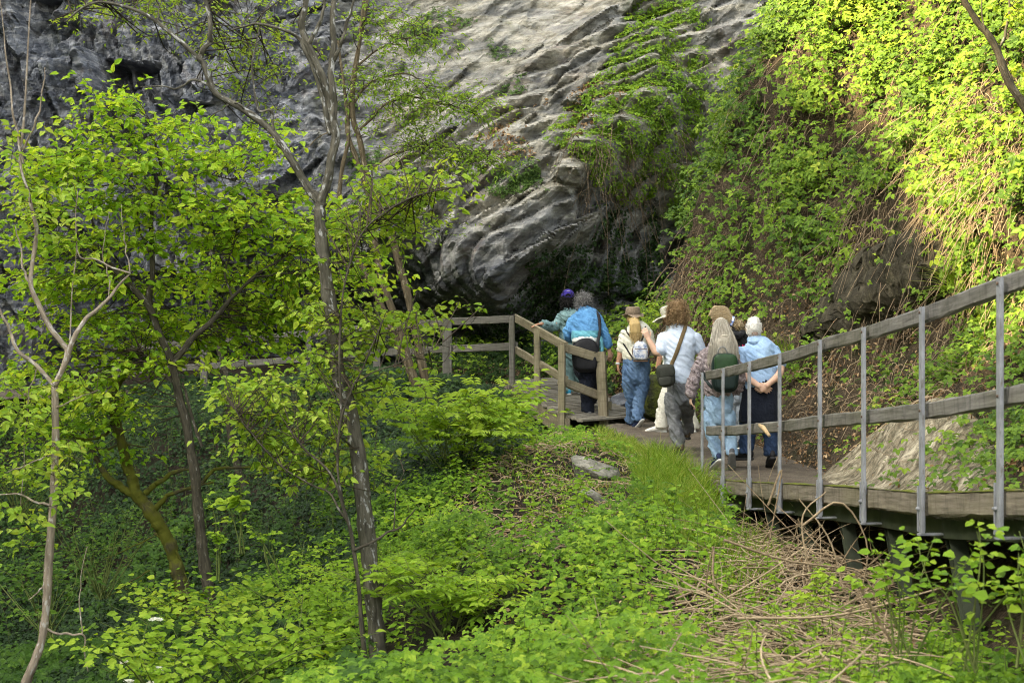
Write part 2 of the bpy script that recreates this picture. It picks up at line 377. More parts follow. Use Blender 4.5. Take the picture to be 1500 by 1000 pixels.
m.color(c, .95); m.bump(n2, 1., .05); HILLM = m.m
g = Geo(); g.grid(HV); kind(g.build('hillside', HILLM), 'structure')
_e1 = HV[1:, :-1]-HV[:-1, :-1]; _e2 = HV[:-1, 1:]-HV[:-1, :-1]
HAREA = np.linalg.norm(np.cross(_e1, _e2), axis=-1)
def hill_sample(dens, nmax, off=0., seed=None):
    """points on the hillside, dens(px,py,pos) per square metre"""
    c = (HV[:-1, :-1]+HV[1:, 1:])/2; px, py = proj(c); vis = (px > 600) & (px < 2050) & (py > -130) & (py < 800) & (tt[:-1] > .13)[None]
    wgt = HAREA*vis*np.maximum(dens(px, py, c), 0); tot = wgt.sum(); n = int(min(nmax, tot))
    idx = rng.choice(wgt.size, n, p=(wgt/tot).ravel()); i, j = np.unravel_index(idx, wgt.shape)
    u = rng.random((n, 1)); v = rng.random((n, 1))
    p = HV[i, j]*(1-u)*(1-v)+HV[i+1, j]*u*(1-v)+HV[i, j+1]*(1-u)*v+HV[i+1, j+1]*u*v
    return p, HN[i, j]

# ================================================================ rock wall
CP = [(-400,0,37),(-400,500,36),(-400,700,35),(0,-200,37),(500,-200,36),(900,-200,35),(1200,-200,34),(0,0,36),(250,0,35.2),(500,0,35),(700,0,34.2),(900,0,33.3),(1050,0,32.5),(1200,0,32),
 (0,150,35.3),(200,150,34.3),(400,150,34.2),(600,150,33),(800,150,31.2),(900,150,30.3),(1000,150,30.6),(1200,200,32),
 (0,300,34.2),(150,330,34.5),(300,300,33.7),(500,300,32.4),(650,300,30.4),(750,300,29.3),(830,260,28.9),(900,240,29.6),(960,240,30.8),(1000,300,32.5),
 (550,370,32),(640,370,30.4),(700,400,29.3),(780,370,29.2),(820,320,29.0),(870,320,30.4),(900,380,32.2),(960,380,33.5),
 (725,440,29.6),(650,420,31),(600,425,33.5),(560,440,35),(700,475,33.5),(780,440,31.5),(500,425,34.5),(400,420,35),(300,430,35.3),(150,440,35.0),(0,450,34.2),
 (500,520,36.5),(400,520,36.5),(300,520,36.3),(600,520,36),(200,520,35.5),(0,600,34),(300,640,34.5),(500,640,34),(800,560,31.6),(880,450,32.6),(700,560,33.5),(900,560,32.3),(1000,560,33)]
cx = []; cyv = []
for px, py, d in CP: q = P(px, py, d); cx.append((q[0], q[2])); cyv.append(d)
CT = TPS(cx, cyv, .03)
ax_ = np.arange(-14.5, 6.51, .034); az_ = np.arange(-3.2, 9.2, .034)
CX, CZ = np.meshgrid(ax_, az_); CY = CT(np.stack([CX, CZ], -1))
px, py = 750+CX/CY*FP, 500-CZ/CY*FP
wp = np.stack([CX, CZ, 0*CX], -1)
th = R(37); A = CX*math.cos(th)+CZ*math.sin(th); B = -CX*math.sin(th)+CZ*math.cos(th)
A = A+.14*fbm(wp*.8, 3, 31)+.03*fbm(wp*6, 2, 32); B = B+.11*fbm(wp*.9, 3, 33)+.025*fbm(wp*6, 2, 34)
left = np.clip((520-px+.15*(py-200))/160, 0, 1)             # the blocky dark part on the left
f1, e1 = facets(A/2.5, B/1.05, 41, .42, .55, .04); f2, e2 = facets(A/.8+9, B/.3, 47, .07, .22, .2); f3, e3 = facets(A/.42, B/.15, 53, .022, .07, .2)
def saw(b, per, sharp=.12):
    f_ = b/per-np.floor(b/per); return np.where(f_ < 1-sharp, f_/(1-sharp), (1-f_)/sharp)
bed = .10*saw(B+.12*fbm(wp*1.3, 3, 501), .62)*np.clip(.5+1.6*fbm(np.stack([A*.35, B*2.2, 0*A], -1), 3, 503), 0, 1)+.05*saw(B+.05*fbm(wp*3, 3, 505), .21, .2)*np.clip(.4+1.8*fbm(np.stack([A*.8, B*3, 0*A], -1), 3, 507), 0, 1)
th2 = R(62); A2 = CX*math.cos(th2)+CZ*math.sin(th2)+.1*fbm(wp*.9, 3, 35); B2 = -CX*math.sin(th2)+CZ*math.cos(th2)+.1*fbm(wp*.8, 3, 37)
h1, _ = facets(A2/1.7, B2/1.3, 61, .5, 1.0, .035); h2, _ = facets(A2/.55, B2/.38, 67, .12, .30, .07); h3, _ = facets(A2/.24, B2/.17, 71, .03, .09, .2)
right = f1; rfine = 1.1*f2+1.0*f3-.7*bed; lfine = .7*h2+.6*h3; lf = h1
line = (py-290)+(px-510)*(290/400.)                         # the long joint rising to the right: smooth slab above it
smooth = np.clip(-line/30, 0, 1)*np.clip((px-500)/60, 0, 1)
right = right*(1-.75*smooth)+.55*smooth
CY = CY+lf*left+right*(1-left)+.08*fbm(wp*1.2, 2, 77)
def terrace(y, u, step, edge=.82):
    u = u/step; f_ = u-np.floor(u); t_ = np.clip((f_-edge)/(1-edge), 0, 1); return y+step*(t_-f_)*.9
wq = np.stack([A, B, 0*A], -1)
y2 = terrace(CY, CY+.62*B+.22*A+.30*(f1-.2)+.14*fbm(wq*.7, 2, 521)+.02*fbm(wq*7, 2, 522), .62, .66); y2 = y2*.45+.55*terrace(y2, y2+.7*B-.35*A+.6*f2+.05*fbm(wq*2.2, 3, 523), .24, .6)
y3 = terrace(CY, CY+.5*B2-.45*A2+.18*fbm(wq*.9, 3, 531), .6); y3 = terrace(y3, y3-.5*B2+.6*A2+.08*fbm(wq*2.2, 3, 533), .24, .78)
CY = (y3+lfine)*left+(y2*(1-.7*smooth)+CY*.7*smooth+rfine*(1-.55*smooth))*(1-left)+.03*np.abs(fbm(wp*5, 4, 79))
# the dark hole on the left, and its brow
hole = np.clip(1-np.maximum(np.abs((px-195)/45), np.abs((py-118-.15*(px-195))/28)), 0, 1)
CY = CY+np.clip(hole*5, 0, 1)*1.1
hole = np.clip(1-np.hypot((px-90)/55, (py-60)/42), 0, 1); CY = CY+np.clip(hole*3, 0, 1)*.5
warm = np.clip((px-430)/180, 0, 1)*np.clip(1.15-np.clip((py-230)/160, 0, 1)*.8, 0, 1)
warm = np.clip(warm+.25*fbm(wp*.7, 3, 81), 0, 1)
m = M('rock'); t = m.attr('tint')
co = m.coord(None, (1.0, .6, 2.6), (0, R(37), 0)); st = m.noise(co, 1.6, 7, .7, .15); fine = m.noise(m.coord(), 14, 6, .72); big = m.noise(m.coord(), .8, 4, .6, .3)
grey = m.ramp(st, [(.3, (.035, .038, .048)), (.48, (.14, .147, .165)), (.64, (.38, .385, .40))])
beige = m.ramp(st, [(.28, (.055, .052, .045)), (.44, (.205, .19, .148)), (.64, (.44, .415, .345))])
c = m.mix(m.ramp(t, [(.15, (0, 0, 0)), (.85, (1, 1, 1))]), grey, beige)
c = m.mix(m.ramp(big, [(.56, (0, 0, 0)), (.68, (.6, .6, .6))]), c, (.17, .125, .105))
c = m.mix(m.ramp(big, [(.3, (.75, .75, .75)), (.42, (0, 0, 0))]), c, m.mix(.5, c, (.09, .095, .105)))
lich = m.noise(m.coord(), 3.1, 6, .7, .8); c = m.mix(m.ramp(lich, [(.58, (0, 0, 0)), (.68, (.7, .7, .7))]), c, (.36, .36, .345))
mossn = m.noise(m.coord(None, (1, 1, .5)), 1.7, 5, .6, .4); c = m.mix(m.ramp(mossn, [(.6, (0, 0, 0)), (.72, (.6, .6, .6))]), c, (.075, .085, .03))
c = m.mix(m.ramp(fine, [(.32, (.9, .9, .9)), (.55, (0, 0, 0))]), c, m.mix(.5, c, (.02, .02, .022)))
v1 = m.n('TexVoronoi'); v1.inputs['Scale'].default_value = 1.5; v2 = m.n('TexVoronoi'); v2.inputs['Scale'].default_value = 4.2; vc = m.coord(None, (.8, .7, 3.8), (0, R(37), 0)); wv = m.n('TexNoise'); wv.inputs['Scale'].default_value = 2.; wv.inputs['Detail'].default_value = 4; m.l(vc, wv.inputs['Vector']); wc = m.mix(.12, vc, wv.outputs['Color'], 'ADD')
for v_ in (v1, v2): m.l(wc, v_.inputs['Vector'])
s1 = m.n('SeparateColor'); m.l(v1.outputs['Color'], s1.inputs[0]); s2 = m.n('SeparateColor'); m.l(v2.outputs['Color'], s2.inputs[0])
cell = m.mix(.5, s1.outputs[0], s2.outputs[1]); c = m.mix(m.ramp(cell, [(.3, (.75, .75, .75)), (.55, (0, 0, 0))]), c, m.mix(.42, c, (.03, .031, .034))); c = m.mix(m.ramp(s2.outputs[0], [(.72, (0, 0, 0)), (.78, (.45, .45, .45))]), c, m.mix(.5, c, (.5, .49, .45)))
e1_ = m.n('TexVoronoi'); e1_.feature = 'DISTANCE_TO_EDGE'; e1_.inputs['Scale'].default_value = 1.5; m.l(wc, e1_.inputs['Vector']); bands = m.noise(m.coord(None, (.55, .5, 2.4), (0, R(37), 0)), 1.1, 4, .55, .4); c = m.mix(m.ramp(bands, [(.5, (0, 0, 0)), (.58, (.65, .65, .65))]), c, m.mix(.6, c, (.075, .085, .105))); c = m.mix(m.ramp(bands, [(.3, (.55, .55, .55)), (.4, (0, 0, 0))]), c, m.mix(.45, c, (.27, .205, .11)))
m.color(c, .85); hb = m.mix(.5, m.mix(.5, st, fine), m.mix(.5, s1.outputs[1], s2.outputs[0])); m.bump(hb, 1., .09); ROCK = m.m
V = np.stack([CX, CY, CZ], -1)
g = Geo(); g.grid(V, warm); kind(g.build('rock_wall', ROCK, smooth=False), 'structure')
CLV = V; CPX, CPY = proj(V)
def cliff_pt(px, py):
    i = np.argmin(np.abs(CPX-px)+np.abs(CPY-py)); return CLV.reshape(-1, 3)[i]

# ================================================================ unseen ridge added to block the sun; crest shaped for the shadow edge
yy = np.arange(-130, 90.1, .5); crest = np.interp(yy, [-130,-60,-40,-24,-20,-17.5,-16,-14.8,-13.8,-12.7,-12.1,-11.6,-11,-10,-9,-6,-4,-2,0,4,10,20,60,90], [62,64,60,54,51.5,50.2,49.3,48,46.9,46.1,46,47.7,49.3,50.3,50.8,51.5,52.1,53,54,57,60,66,70,66])
crest = crest+.3*fbm(np.stack([yy*.8, yy*0, yy*0], -1), 3, 91)
prx = np.array([0, 1.2, 4, 14, 40]); prz = np.array([1, .985, .93, .72, -.15])
V = np.zeros((5, len(yy), 3)); V[..., 0] = -60+prx[:, None]; V[..., 1] = yy; V[..., 2] = prz[:, None]*crest[None]
back = V[:1].copy(); back[..., 0] -= 30; back[..., 2] = -10
m = M('sun_blocker_green'); n1 = m.noise(m.coord(), .6, 6, .7); m.color(m.ramp(n1, [(.3, (.02, .035, .012)), (.7, (.07, .11, .03))]), .95)  # mottled green for the added sun-blocking ridge
g = Geo(); g.grid(np.concatenate([back, V])); kind(g.build('sun_blocker', m.m), 'structure')
# ================================================================ boardwalk with its railing, near right
OLDWOOD = woodmat('weathered_board', (.075, .07, .062), (.22, .205, .18), (.10, .105, .045), .35)
GREYWOOD = woodmat('grey_board', (.10, .095, .09), (.27, .255, .235), (.12, .115, .06), .25)
BRIDGEWOOD = woodmat('yellowed_post', (.12, .10, .066), (.30, .26, .18), (.115, .115, .055), .5)
DECKWOOD = woodmat('deck_plank', (.12, .108, .088), (.30, .275, .225), (.13, .12, .065), .3)
EDGEWOOD = woodmat('edge_board', (.10, .085, .065), (.30, .26, .205), (.12, .12, .04), .3)
m = M('galvanised_steel'); n1 = m.noise(m.coord(), 9, 5); n2_ = m.noise(m.coord(None, (8, 8, 2)), 5, 5, .7); m.color(m.mix(m.ramp(n2_, [(.56, (0, 0, 0)), (.68, (.8, .8, .8))]), m.ramp(n1, [(.3, (.19, .195, .21)), (.7, (.31, .32, .345))]), (.13, .115, .095)), .55); m.b.inputs['Metallic'].default_value = 0.; m.bump(m.noise(m.coord(), 120, 3), .15, .002); STEEL = m.m
m = M('green_steel'); n1 = m.noise(m.coord(), 5, 5); m.color(m.ramp(n1, [(.4, (.035, .042, .03)), (.65, (.065, .078, .05))]), .6); GSTEEL = m.m
MOSS = cloth('moss', (.16, .17, .02), (.07, .085, .012), 60)
DK = [(1600,705,7.6),(1478,722,8.8),(1362,725,10.1),(1275,717,11.7),(1210,713,12.9),(1150,710,14.5),(1105,708,15.6),(1066,705,16.8),(1035,700,18.0)]
dk = np.array([P(*q) for q in DK]); dk[0] = (2.63, 7.5, -.66)
dk0 = np.vstack([[(2.68, 6.2, -.55)], dk])
din = dk0+np.array([1.25, .12, .02])
SO_BOLT = plain('rusty_bolt', (.14, .10, .075), .7)
walk = thing('boardwalk', 'grey plank boardwalk on leaning steel legs with mossy edge boards', 'boardwalk', tuple(dk[4]-np.array([0, 0, .25])))
g = Geo(); nn = 0                                        # planks laid across
op = smoothpath(dk0, 400); ip = smoothpath(din, 400); L = np.r_[0, np.cumsum(np.linalg.norm(np.diff(op, axis=0), axis=1))]
for x in np.arange(.1, L[-1], .148):
    o = interp(x, L, op); i = interp(x, L, ip)
    g.beam(o+np.array([.05, 0, -.115+rng.normal(0, .002)]), i+np.array([0, 0, -.115]), .139, .04, bev=.006, seed=nn); nn += 1
g.build('deck', DECKWOOD, walk)
for k in range(len(dk0)-1):                              # an edge board from post to post
    a, b = dk0[k], dk0[k+1]; u = unit(b-a); ee = Geo()
    ee.beam(a+u*.045+np.array([-.0, 0, -.055]), b-u*.045+np.array([-.0, 0, -.055]), .055, .135, bev=.012, jit=.003, nseg=8, seed=k+40)
    e = ee.build('edge_board', EDGEWOOD, walk)
    tv = np.linspace(.02, .98, 90); mp = a+(b-a)*tv[:, None]; hh = np.clip(vnoise(mp*3.1, 5)+.35, .02, 1)*.016+.006*vnoise(mp*31, 7)   # moss along its top
    ofs = np.array([(-.03, -.012), (-.031, .1), (-.01, .8), (.012, 1.), (.03, .2), (.031, -.6)])
    mv = mp[:, None]+np.stack([ofs[:, 0]+0*tv[:, None], 0*tv[:, None]+0*ofs[:, 0], .011+ofs[:, 1]*np.maximum(hh, .001)[:, None]], -1)
    mm = Geo(); mm.grid(mv); mm.build('moss', MOSS, e)
for k in range(1, len(dk0)-1):                           # girder and legs below
    pass
gg = Geo(); u0 = np.array([.12, .03, -.2])
for k in range(len(dk0)-1): gg.beam(dk0[k]+u0, dk0[k+1]+u0, .08, .12, bev=.004)
gg.build('girder', GSTEEL, walk)
for k in range(2, len(dk0)-1):
    a = dk0[k]+np.array([.16, .04, -.25]); b = a+np.array([.13, -.25, -.95]); b[2] = min(b[2], gz_at(b[0], b[1])-.2)
    lg = Geo()
    for off, w_, h_ in ((-.05, .1, .012), (.05, .1, .012), (0, .01, .09)):
        o = np.array([0, off, 0]); lg.beam(a+o, b+o, w_, h_, up=(0, 1, 0), bev=.002)
    lg.build('leg', GSTEEL, walk)
rail = thing('railing', 'grey steel post railing with two weathered wooden rails beside the boardwalk', 'railing', tuple(dk[4]))
def board_between(name, a, b, w_, h_, mat, parent, seed, jit=.003, over=.012):
    g = Geo(); u = unit(b-a); g.beam(a-u*over*0+u*.004, b-u*.004, w_, h_, bev=.01, jit=jit, nseg=7, seed=seed); return g.build(name, mat, parent)
TOPH = 1.10
for k in range(1, len(dk0)):
    p = dk0[k]; u = unit(dk0[min(k+1, len(dk0)-1)]-dk0[k-1]); sd = np.array([-u[1], u[0], 0])*1.0; sd = unit(np.array([u[1], -u[0], 0]))*-1
    if k == len(dk0)-1: bot = -.33
    else: bot = -.225
    pg = Geo(); o = p+sd*.047
    pg.beam(o+np.array([0, 0, bot]), o+np.array([0, 0, TOPH+.014]), .058, .022, up=tuple(sd), bev=.003)
    po = pg.build('post', STEEL, rail)
    if k < len(dk0)-1:
        bg = Geo()
        for s_ in (1,):
            q = o-sd*.03*0+u*.052
            bg.beam(q+np.array([0, 0, -.215])-sd*.01, q+np.array([0, 0, .055])-sd*.01, .012, .05, up=tuple(sd), bev=.002)
        bg.beam(o+np.array([0, 0, -.232])+sd*.02, o+np.array([.30, .06, -.232])+sd*.0, .05, .012, bev=.002)
        bg.build('bracket', STEEL, po)
        bo = Geo(); q = o+sd*.012+u*.03+np.array([0, 0, -.08]); bo.tube([q-u*.02, q+u*.035], .011, 6); bo.build('bolt', STEEL, po)
    for hz_ in (TOPH-.02, .50):
        bo = Geo(); q = o+sd*.010+np.array([0, 0, hz_]); bo.tube([q, q+sd*.009], .010, 6); bo.build('bolt', SO_BOLT, po)
for k in range(len(dk0)-1):
    a, b = dk0[k].copy(), dk0[k+1].copy(); r_ = np.array([.012, 0, 0])
    board_between('top_rail', a+[.012, 0, TOPH-.02], b+[.012, 0, TOPH-.02], .042, .098, OLDWOOD if k > 3 else GREYWOOD, rail, k)
    board_between('middle_rail', a+[.012, 0, .50], b+[.012, 0, .50], .042, .098, OLDWOOD if k > 3 else GREYWOOD, rail, k+20)
sp = Geo(); a = P(1112, 622, 15.0); sp.tube([a, P(1118, 626, 14.9), P(1127, 638, 14.75)], [.012, .022, .014], 6); sp.build('splinter', plain('fresh_wood', (.5, .36, .2), .8), rail)

# ================================================================ footbridge and its railing
bl0, bl1 = np.array([-.02, 25.85, -.63]), np.array([.70, 23.1, -1.0])
wd = np.array([.92, 1.02, .03])
br = thing('footbridge', 'short sloping plank footbridge of weathered wood spanning the gap before the rock', 'footbridge', tuple((bl0+bl1)/2+wd/2-[0, 0, .1]))
g = Geo(); ln = np.linalg.norm(bl1-bl0); nb = int(ln/.105)
for i in range(-2, nb+5):
    f = (i+.5)/nb; o = bl0+(bl1-bl0)*f; ex = max(0, f-.9)*1.6
    g.beam(o+[-.03+rng.normal(0, .012), 0, rng.normal(0, .003)]+wd*ex*.35, o+wd*1.02+[rng.normal(0, .02), 0, rng.normal(0, .003)], .098, .034, bev=.006, jit=.002, nseg=2, seed=i+7)
g.build('deck', DECKWOOD, br)
for s_, h_ in ((0, .27), (1, .2)):
    g = Geo(); o = wd*(.02 if s_ == 0 else .97)-[0, 0, .025+h_/2]; g.beam(bl0+o-(bl1-bl0)*.03, bl1+o+(bl1-bl0)*.04, .07, h_, bev=.01, jit=.002, nseg=6, seed=s_); g.build('stringer', BRIDGEWOOD, br)
brl = thing('bridge_railing', 'brown wooden railing of square posts and two sloping rails on the footbridge', 'railing', tuple(bl1))
POSTS = [(750,462,578,25.8,.078),(787,483,604,24.4,.085),(823,505,629,23.05,.092),(882,515,626,23.3,.125)]
tops = []
for i, (x, y0, y1, d, wv) in enumerate(POSTS):
    a, b = P(x if i < 3 else 885, y1, d), P(x if i < 3 else 880, y0, d); g = Geo(); g.beam(a, b, wv, wv*.9, up=(.25, .97, 0), bev=.008, jit=.002, nseg=5, seed=i*3)
    g.build('post', BRIDGEWOOD if i else OLDWOOD, brl); tops.append((b, a))
def rails(name, q, w_, h_, mat, par, dz, back=.06, seed=0):
    for k in range(len(q)-1):
        a, b = q[k], q[k+1]; u = unit(b-a); n_ = unit(np.array([-u[1], u[0], 0])); n_ = n_ if n_[1] > 0 else -n_
        g = Geo(); o = n_*back+np.array([0, 0, dz]); g.beam(a+o-u*.02, b+o+u*.02, w_, h_, bev=.008, jit=.003, nseg=5, seed=seed+k); g.build(name, mat, par)
tp = [t[0] for t in tops]
rails('top_rail', [P(750,466,25.8), P(823,507.5,23.05)], .045, .125, BRIDGEWOOD, brl, 0)
rails('top_rail', [P(824,508,23.05), P(889,526,23.22)], .045, .12, BRIDGEWOOD, brl, 0, .075, 5)
rails('middle_rail', [P(751,513,25.8), P(823,556,23.05)], .045, .11, BRIDGEWOOD, brl, 0, .06, 9)
rails('middle_rail', [P(824,557,23.05), P(880,579,23.3)], .045, .115, BRIDGEWOOD, brl, 0, .07, 12)
g = Geo(); q = P(891, 600, 23.9); g.beam(q-[0, 0, .14], q+[0, 0, .12], .09, .09, up=(0, 1, 0), seed=4); g.build('stump_post', BRIDGEWOOD, brl)
# the fence that runs on to the left along the rock
gf = thing('gallery_fence', 'grey two-rail wooden fence edging the shaded path under the overhang', 'fence', tuple(P(655, 572, 27.5)))
GP2 = [(655,466,575,27.4,.15),(552,474,575,29.2,.12),(452,484,580,30.2,.1),(299,497,585,30.9,.13),(170,505,592,31.6,.12)]
for i, (x, y0, y1, d, wv) in enumerate(GP2):
    a, b = P(x, y1, d), P(x, y0, d); a[2] = min(a[2], gz_at(a[0], a[1])-.1)
    g = Geo(); g.beam(a, b, wv, .1, up=(0, 1, 0), seed=i+31, jit=.002, nseg=3); g.build('post', OLDWOOD, gf)
for dy, nm in ((5, 'top_rail'), (45, 'middle_rail')):
    q = [P(750, 462+dy, 25.8)]+[P(x, y0+dy*(27.4/d), d) for x, y0, y1, d, wv in GP2]
    rails(nm, q, .04, .115, OLDWOOD, gf, 0, .075, 60)
# ================================================================ trees
BARK_PALE = barkmat('pale_bark', (.17, .135, .10), (.36, .30, .225), (.42, .39, .34), .6)
BARK_DARK = barkmat('dark_bark', (.03, .027, .02), (.10, .088, .062), (.2, .19, .165), .64)
BARK_LICHEN = barkmat('lichen_bark', (.042, .039, .029), (.15, .138, .105), (.33, .33, .31), .62)
BARK_MOSS = barkmat('mossy_bark', (.035, .03, .018), (.09, .075, .045), (.12, .12, .03), .6, (.085, .09, .012))
BARK_TAN = barkmat('tan_bark', (.06, .048, .03), (.165, .13, .08), (.24, .21, .15), .62)
LF_HAZEL = leafmat('hazel_leaf', (.10, .22, .012), (.25, .43, .024), (.45, .57, .05), .5)
LF_BRIGHT = leafmat('young_leaf', (.15, .27, .025), (.29, .44, .045), (.46, .55, .09), .48)
LF_FAR = leafmat('feathery_leaf', (.10, .19, .02), (.20, .33, .035), (.33, .44, .06), .45)
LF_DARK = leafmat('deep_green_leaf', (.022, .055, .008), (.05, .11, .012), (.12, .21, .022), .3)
UPV = np.array([0, 0, 1.])
def limb_curve(pts, d, wob=.012, seed=0):
    q = np.array([P(p[0], p[1], (p[2] if len(p) > 2 and p[2] else d)) for p in pts]); n = max(10, len(pts)*7); c = smoothpath(q, n)
    s = np.linspace(0, 1, n)[:, None]
    off = np.stack([vnoise(np.c_[s*9, s*0+seed, s*0], 3+k) for k in range(3)], -1)*wob*np.minimum(1, np.minimum(s, 1-s)*8+.15)
    off[:, 1] *= 3
    return c+off
def leafy_twigs(gt, gl, limbs, blobs, size, per, tone=(.2, .9), sprd=.5, wr=.62, flat=.55, length=None, side=2, rt=.0026, droop=.35):
    pool = np.vstack([l[len(l)//5:] for l in limbs])
    for (px, py, rx, ry, n, d, rd) in blobs:
        u = unit(rng.normal(size=(n, 3)))*rng.random((n, 1))**.4
        e = np.array([P(px+a[0]*rx, py+a[2]*ry, d+a[1]*rd) for a in u])
        dist = np.linalg.norm((pool[None]-e[:, None])*np.array([1, .7, 1.25]), axis=-1)+np.clip(pool[None, :, 2]-e[:, None, 2], 0, 9)*.5+rng.random((n, len(pool)))*.55
        for i in range(n):
            k = np.argmin(dist[i]); s0 = pool[k]; v = e[i]-s0; Ld = np.linalg.norm(v)
            if Ld > 2.6: s0 = e[i]-v/Ld*2.6*rng.uniform(.6, 1) if False else s0
            mid = s0+v*.5+UPV*Ld*rng.uniform(-.08, .14)+rng.normal(0, .1, 3)*Ld
            tw = smoothpath([s0, mid, e[i], ], 9)
            gt.tube(tw, np.linspace(rt*(1+Ld*.8), .0014, 9), 5, rng.random(), cap=False)
            segs = [tw]
            for _ in range(side):
                j = rng.integers(4, 9); b0 = tw[j]; dv = unit(v)*.4+rng.normal(0, 1, 3)*np.array([1, 1, .35]); dv = unit(dv)*rng.uniform(.25, .6)*sprd
                t2 = smoothpath([b0, b0+dv*.5+UPV*.03, b0+dv-UPV*.02], 6); gt.tube(t2, np.linspace(.0025, .0012, 6), 4, rng.random(), cap=False); segs.append(t2)
            for sg in segs:
                m_ = per if sg is not tw else per+2; f = rng.uniform(.3 if sg is tw else .1, 1.0, m_); f[0] = 1
                p = interp(f, np.linspace(0, 1, len(sg)), sg); tg = unit(sg[-1]-sg[0]); sgn = np.where(rng.random(m_) < .5, -1, 1)[:, None]
                sd = unit(np.cross(tg, UPV)+1e-6); ax = unit(tg*.55+sd*sgn*rng.uniform(.3, 1, (m_, 1))+rng.normal(0, .25, (m_, 3))-UPV*droop*rng.uniform(.2, 1, (m_, 1)))
                nr = unit(UPV*flat*1.7+rng.normal(0, .5, (m_, 3))+np.array([0, -.6, 0])); p = p+ax*.012
                sz = size*rng.uniform(.55, 1.2, m_)
                gl.leaves(p, ax, nr, sz, wr, .09, .14, np.clip(rng.uniform(tone[0], tone[1])+rng.normal(0, .16, m_), 0, 1))
def tree(name, label, d, limbs, bark, blobs=(), leaf=None, size=.07, per=5, group=None, cat='tree', **kw):
    curves = []; rad = []
    for i, (pts, r0, r1) in enumerate(limbs):
        c = limb_curve(pts, d, seed=i+len(name)+d); curves.append(c); rad.append(np.linspace(1, 0, len(c))**.85*(r0-r1)+r1)
    b = curves[0][0].copy(); t = thing(name, label, cat, tuple(b), group)
    g = Geo()
    for i, (c, r) in enumerate(zip(curves, rad)):
        r = r*(1+.10*vnoise(np.c_[np.arange(len(c))*.5, np.full(len(c), i*3.3), np.zeros(len(c))], 5))
        if i == 0: r = r*(1+.35*np.exp(-np.arange(len(c))/2.))
        c2 = smoothpath(c, len(c)*3) if r[0] > .03 else c; r2 = np.interp(np.linspace(0, 1, len(c2)), np.linspace(0, 1, len(r)), r); g.tube(c2, r2, 18 if r[0] > .03 else 8, 0, lump=.3 if bark is BARK_MOSS else .14)
    g.build('trunk', bark, t)
    if blobs:
        gt, gl = Geo(), Geo(); leafy_twigs(gt, gl, curves, blobs, size, per, **kw)
        gt.build('twigs', TWIG, t); gl.build('crown', leaf, t, smooth=False)
    return t
TWIG = stemmat('twig', (.025, .02, .014), (.075, .058, .038))

# pale, nearly bare sapling on the far left
tree('bare_sapling', 'slender pale sapling with forked trunk and mostly bare upright twigs at far left', 13.5,
 [([(20,1040),(37,1000),(51,966),(63,918),(70,850),(78,745),(80,660),(81,610),(80,566)], .036, .029),
  ([(80,566),(99,520),(90,500),(76,480),(58,448),(44,415),(50,364),(54,335),(49,310),(41,279),(29,238),(33,180),(37,136),(41,70),(46,-10)], .025, .005),
  ([(99,520),(107,500),(119,476),(136,459),(160,435),(175,417),(191,400)], .024, .006),
  ([(80,565),(54,537),(30,516),(20,496),(10,476),(2,455),(-6,440)], .018, .008),
  ([(44,415),(35,392),(30,365),(22,330)], .012, .004),
  ([(34,240),(24,190),(12,110),(5,60),(0,-10)], .011, .003), ([(33,220),(50,185),(58,156),(63,125),(66,99)], .009, .003), ([(29,238),(12,225),(-10,210)], .008, .003),
  ([(191,400),(165,392),(140,380),(116,374),(112,330),(114,280)], .008, .003), ([(191,400),(185,370),(182,340),(178,300)], .006, .002), ([(160,435),(158,400),(150,370),(160,310)], .006, .002),
  ([(66,920),(85,927),(105,928),(121,929),(124,955),(129,983)], .011, .004), ([(121,929),(119,900),(116,860),(128,800)], .006, .003), ([(74,740),(55,735),(34,726),(15,722),(-8,724)], .011, .004),
  ([(70,848),(60,862),(42,878)], .009, .003), ([(80,664),(60,672),(40,680),(10,692)], .009, .003), ([(54,537),(40,590),(34,680),(30,760)], .005, .002),
  ([(100,517),(104,470),(107,420),(112,370),(112,330)], .007, .003), ([(80,600),(110,585),(146,571)], .007, .002)], BARK_PALE,
 [(40,235,50,60,8,13.5,.6),(55,300,70,40,10,13.6,.6),(85,690,60,45,16,13.4,.6),(25,760,40,40,8,13.5,.5),(30,600,45,70,16,13.6,.6),(130,560,50,30,6,13.5,.5),(110,360,40,60,6,13.5,.4)], LF_BRIGHT, .075, 4, tone=(.3, .85))
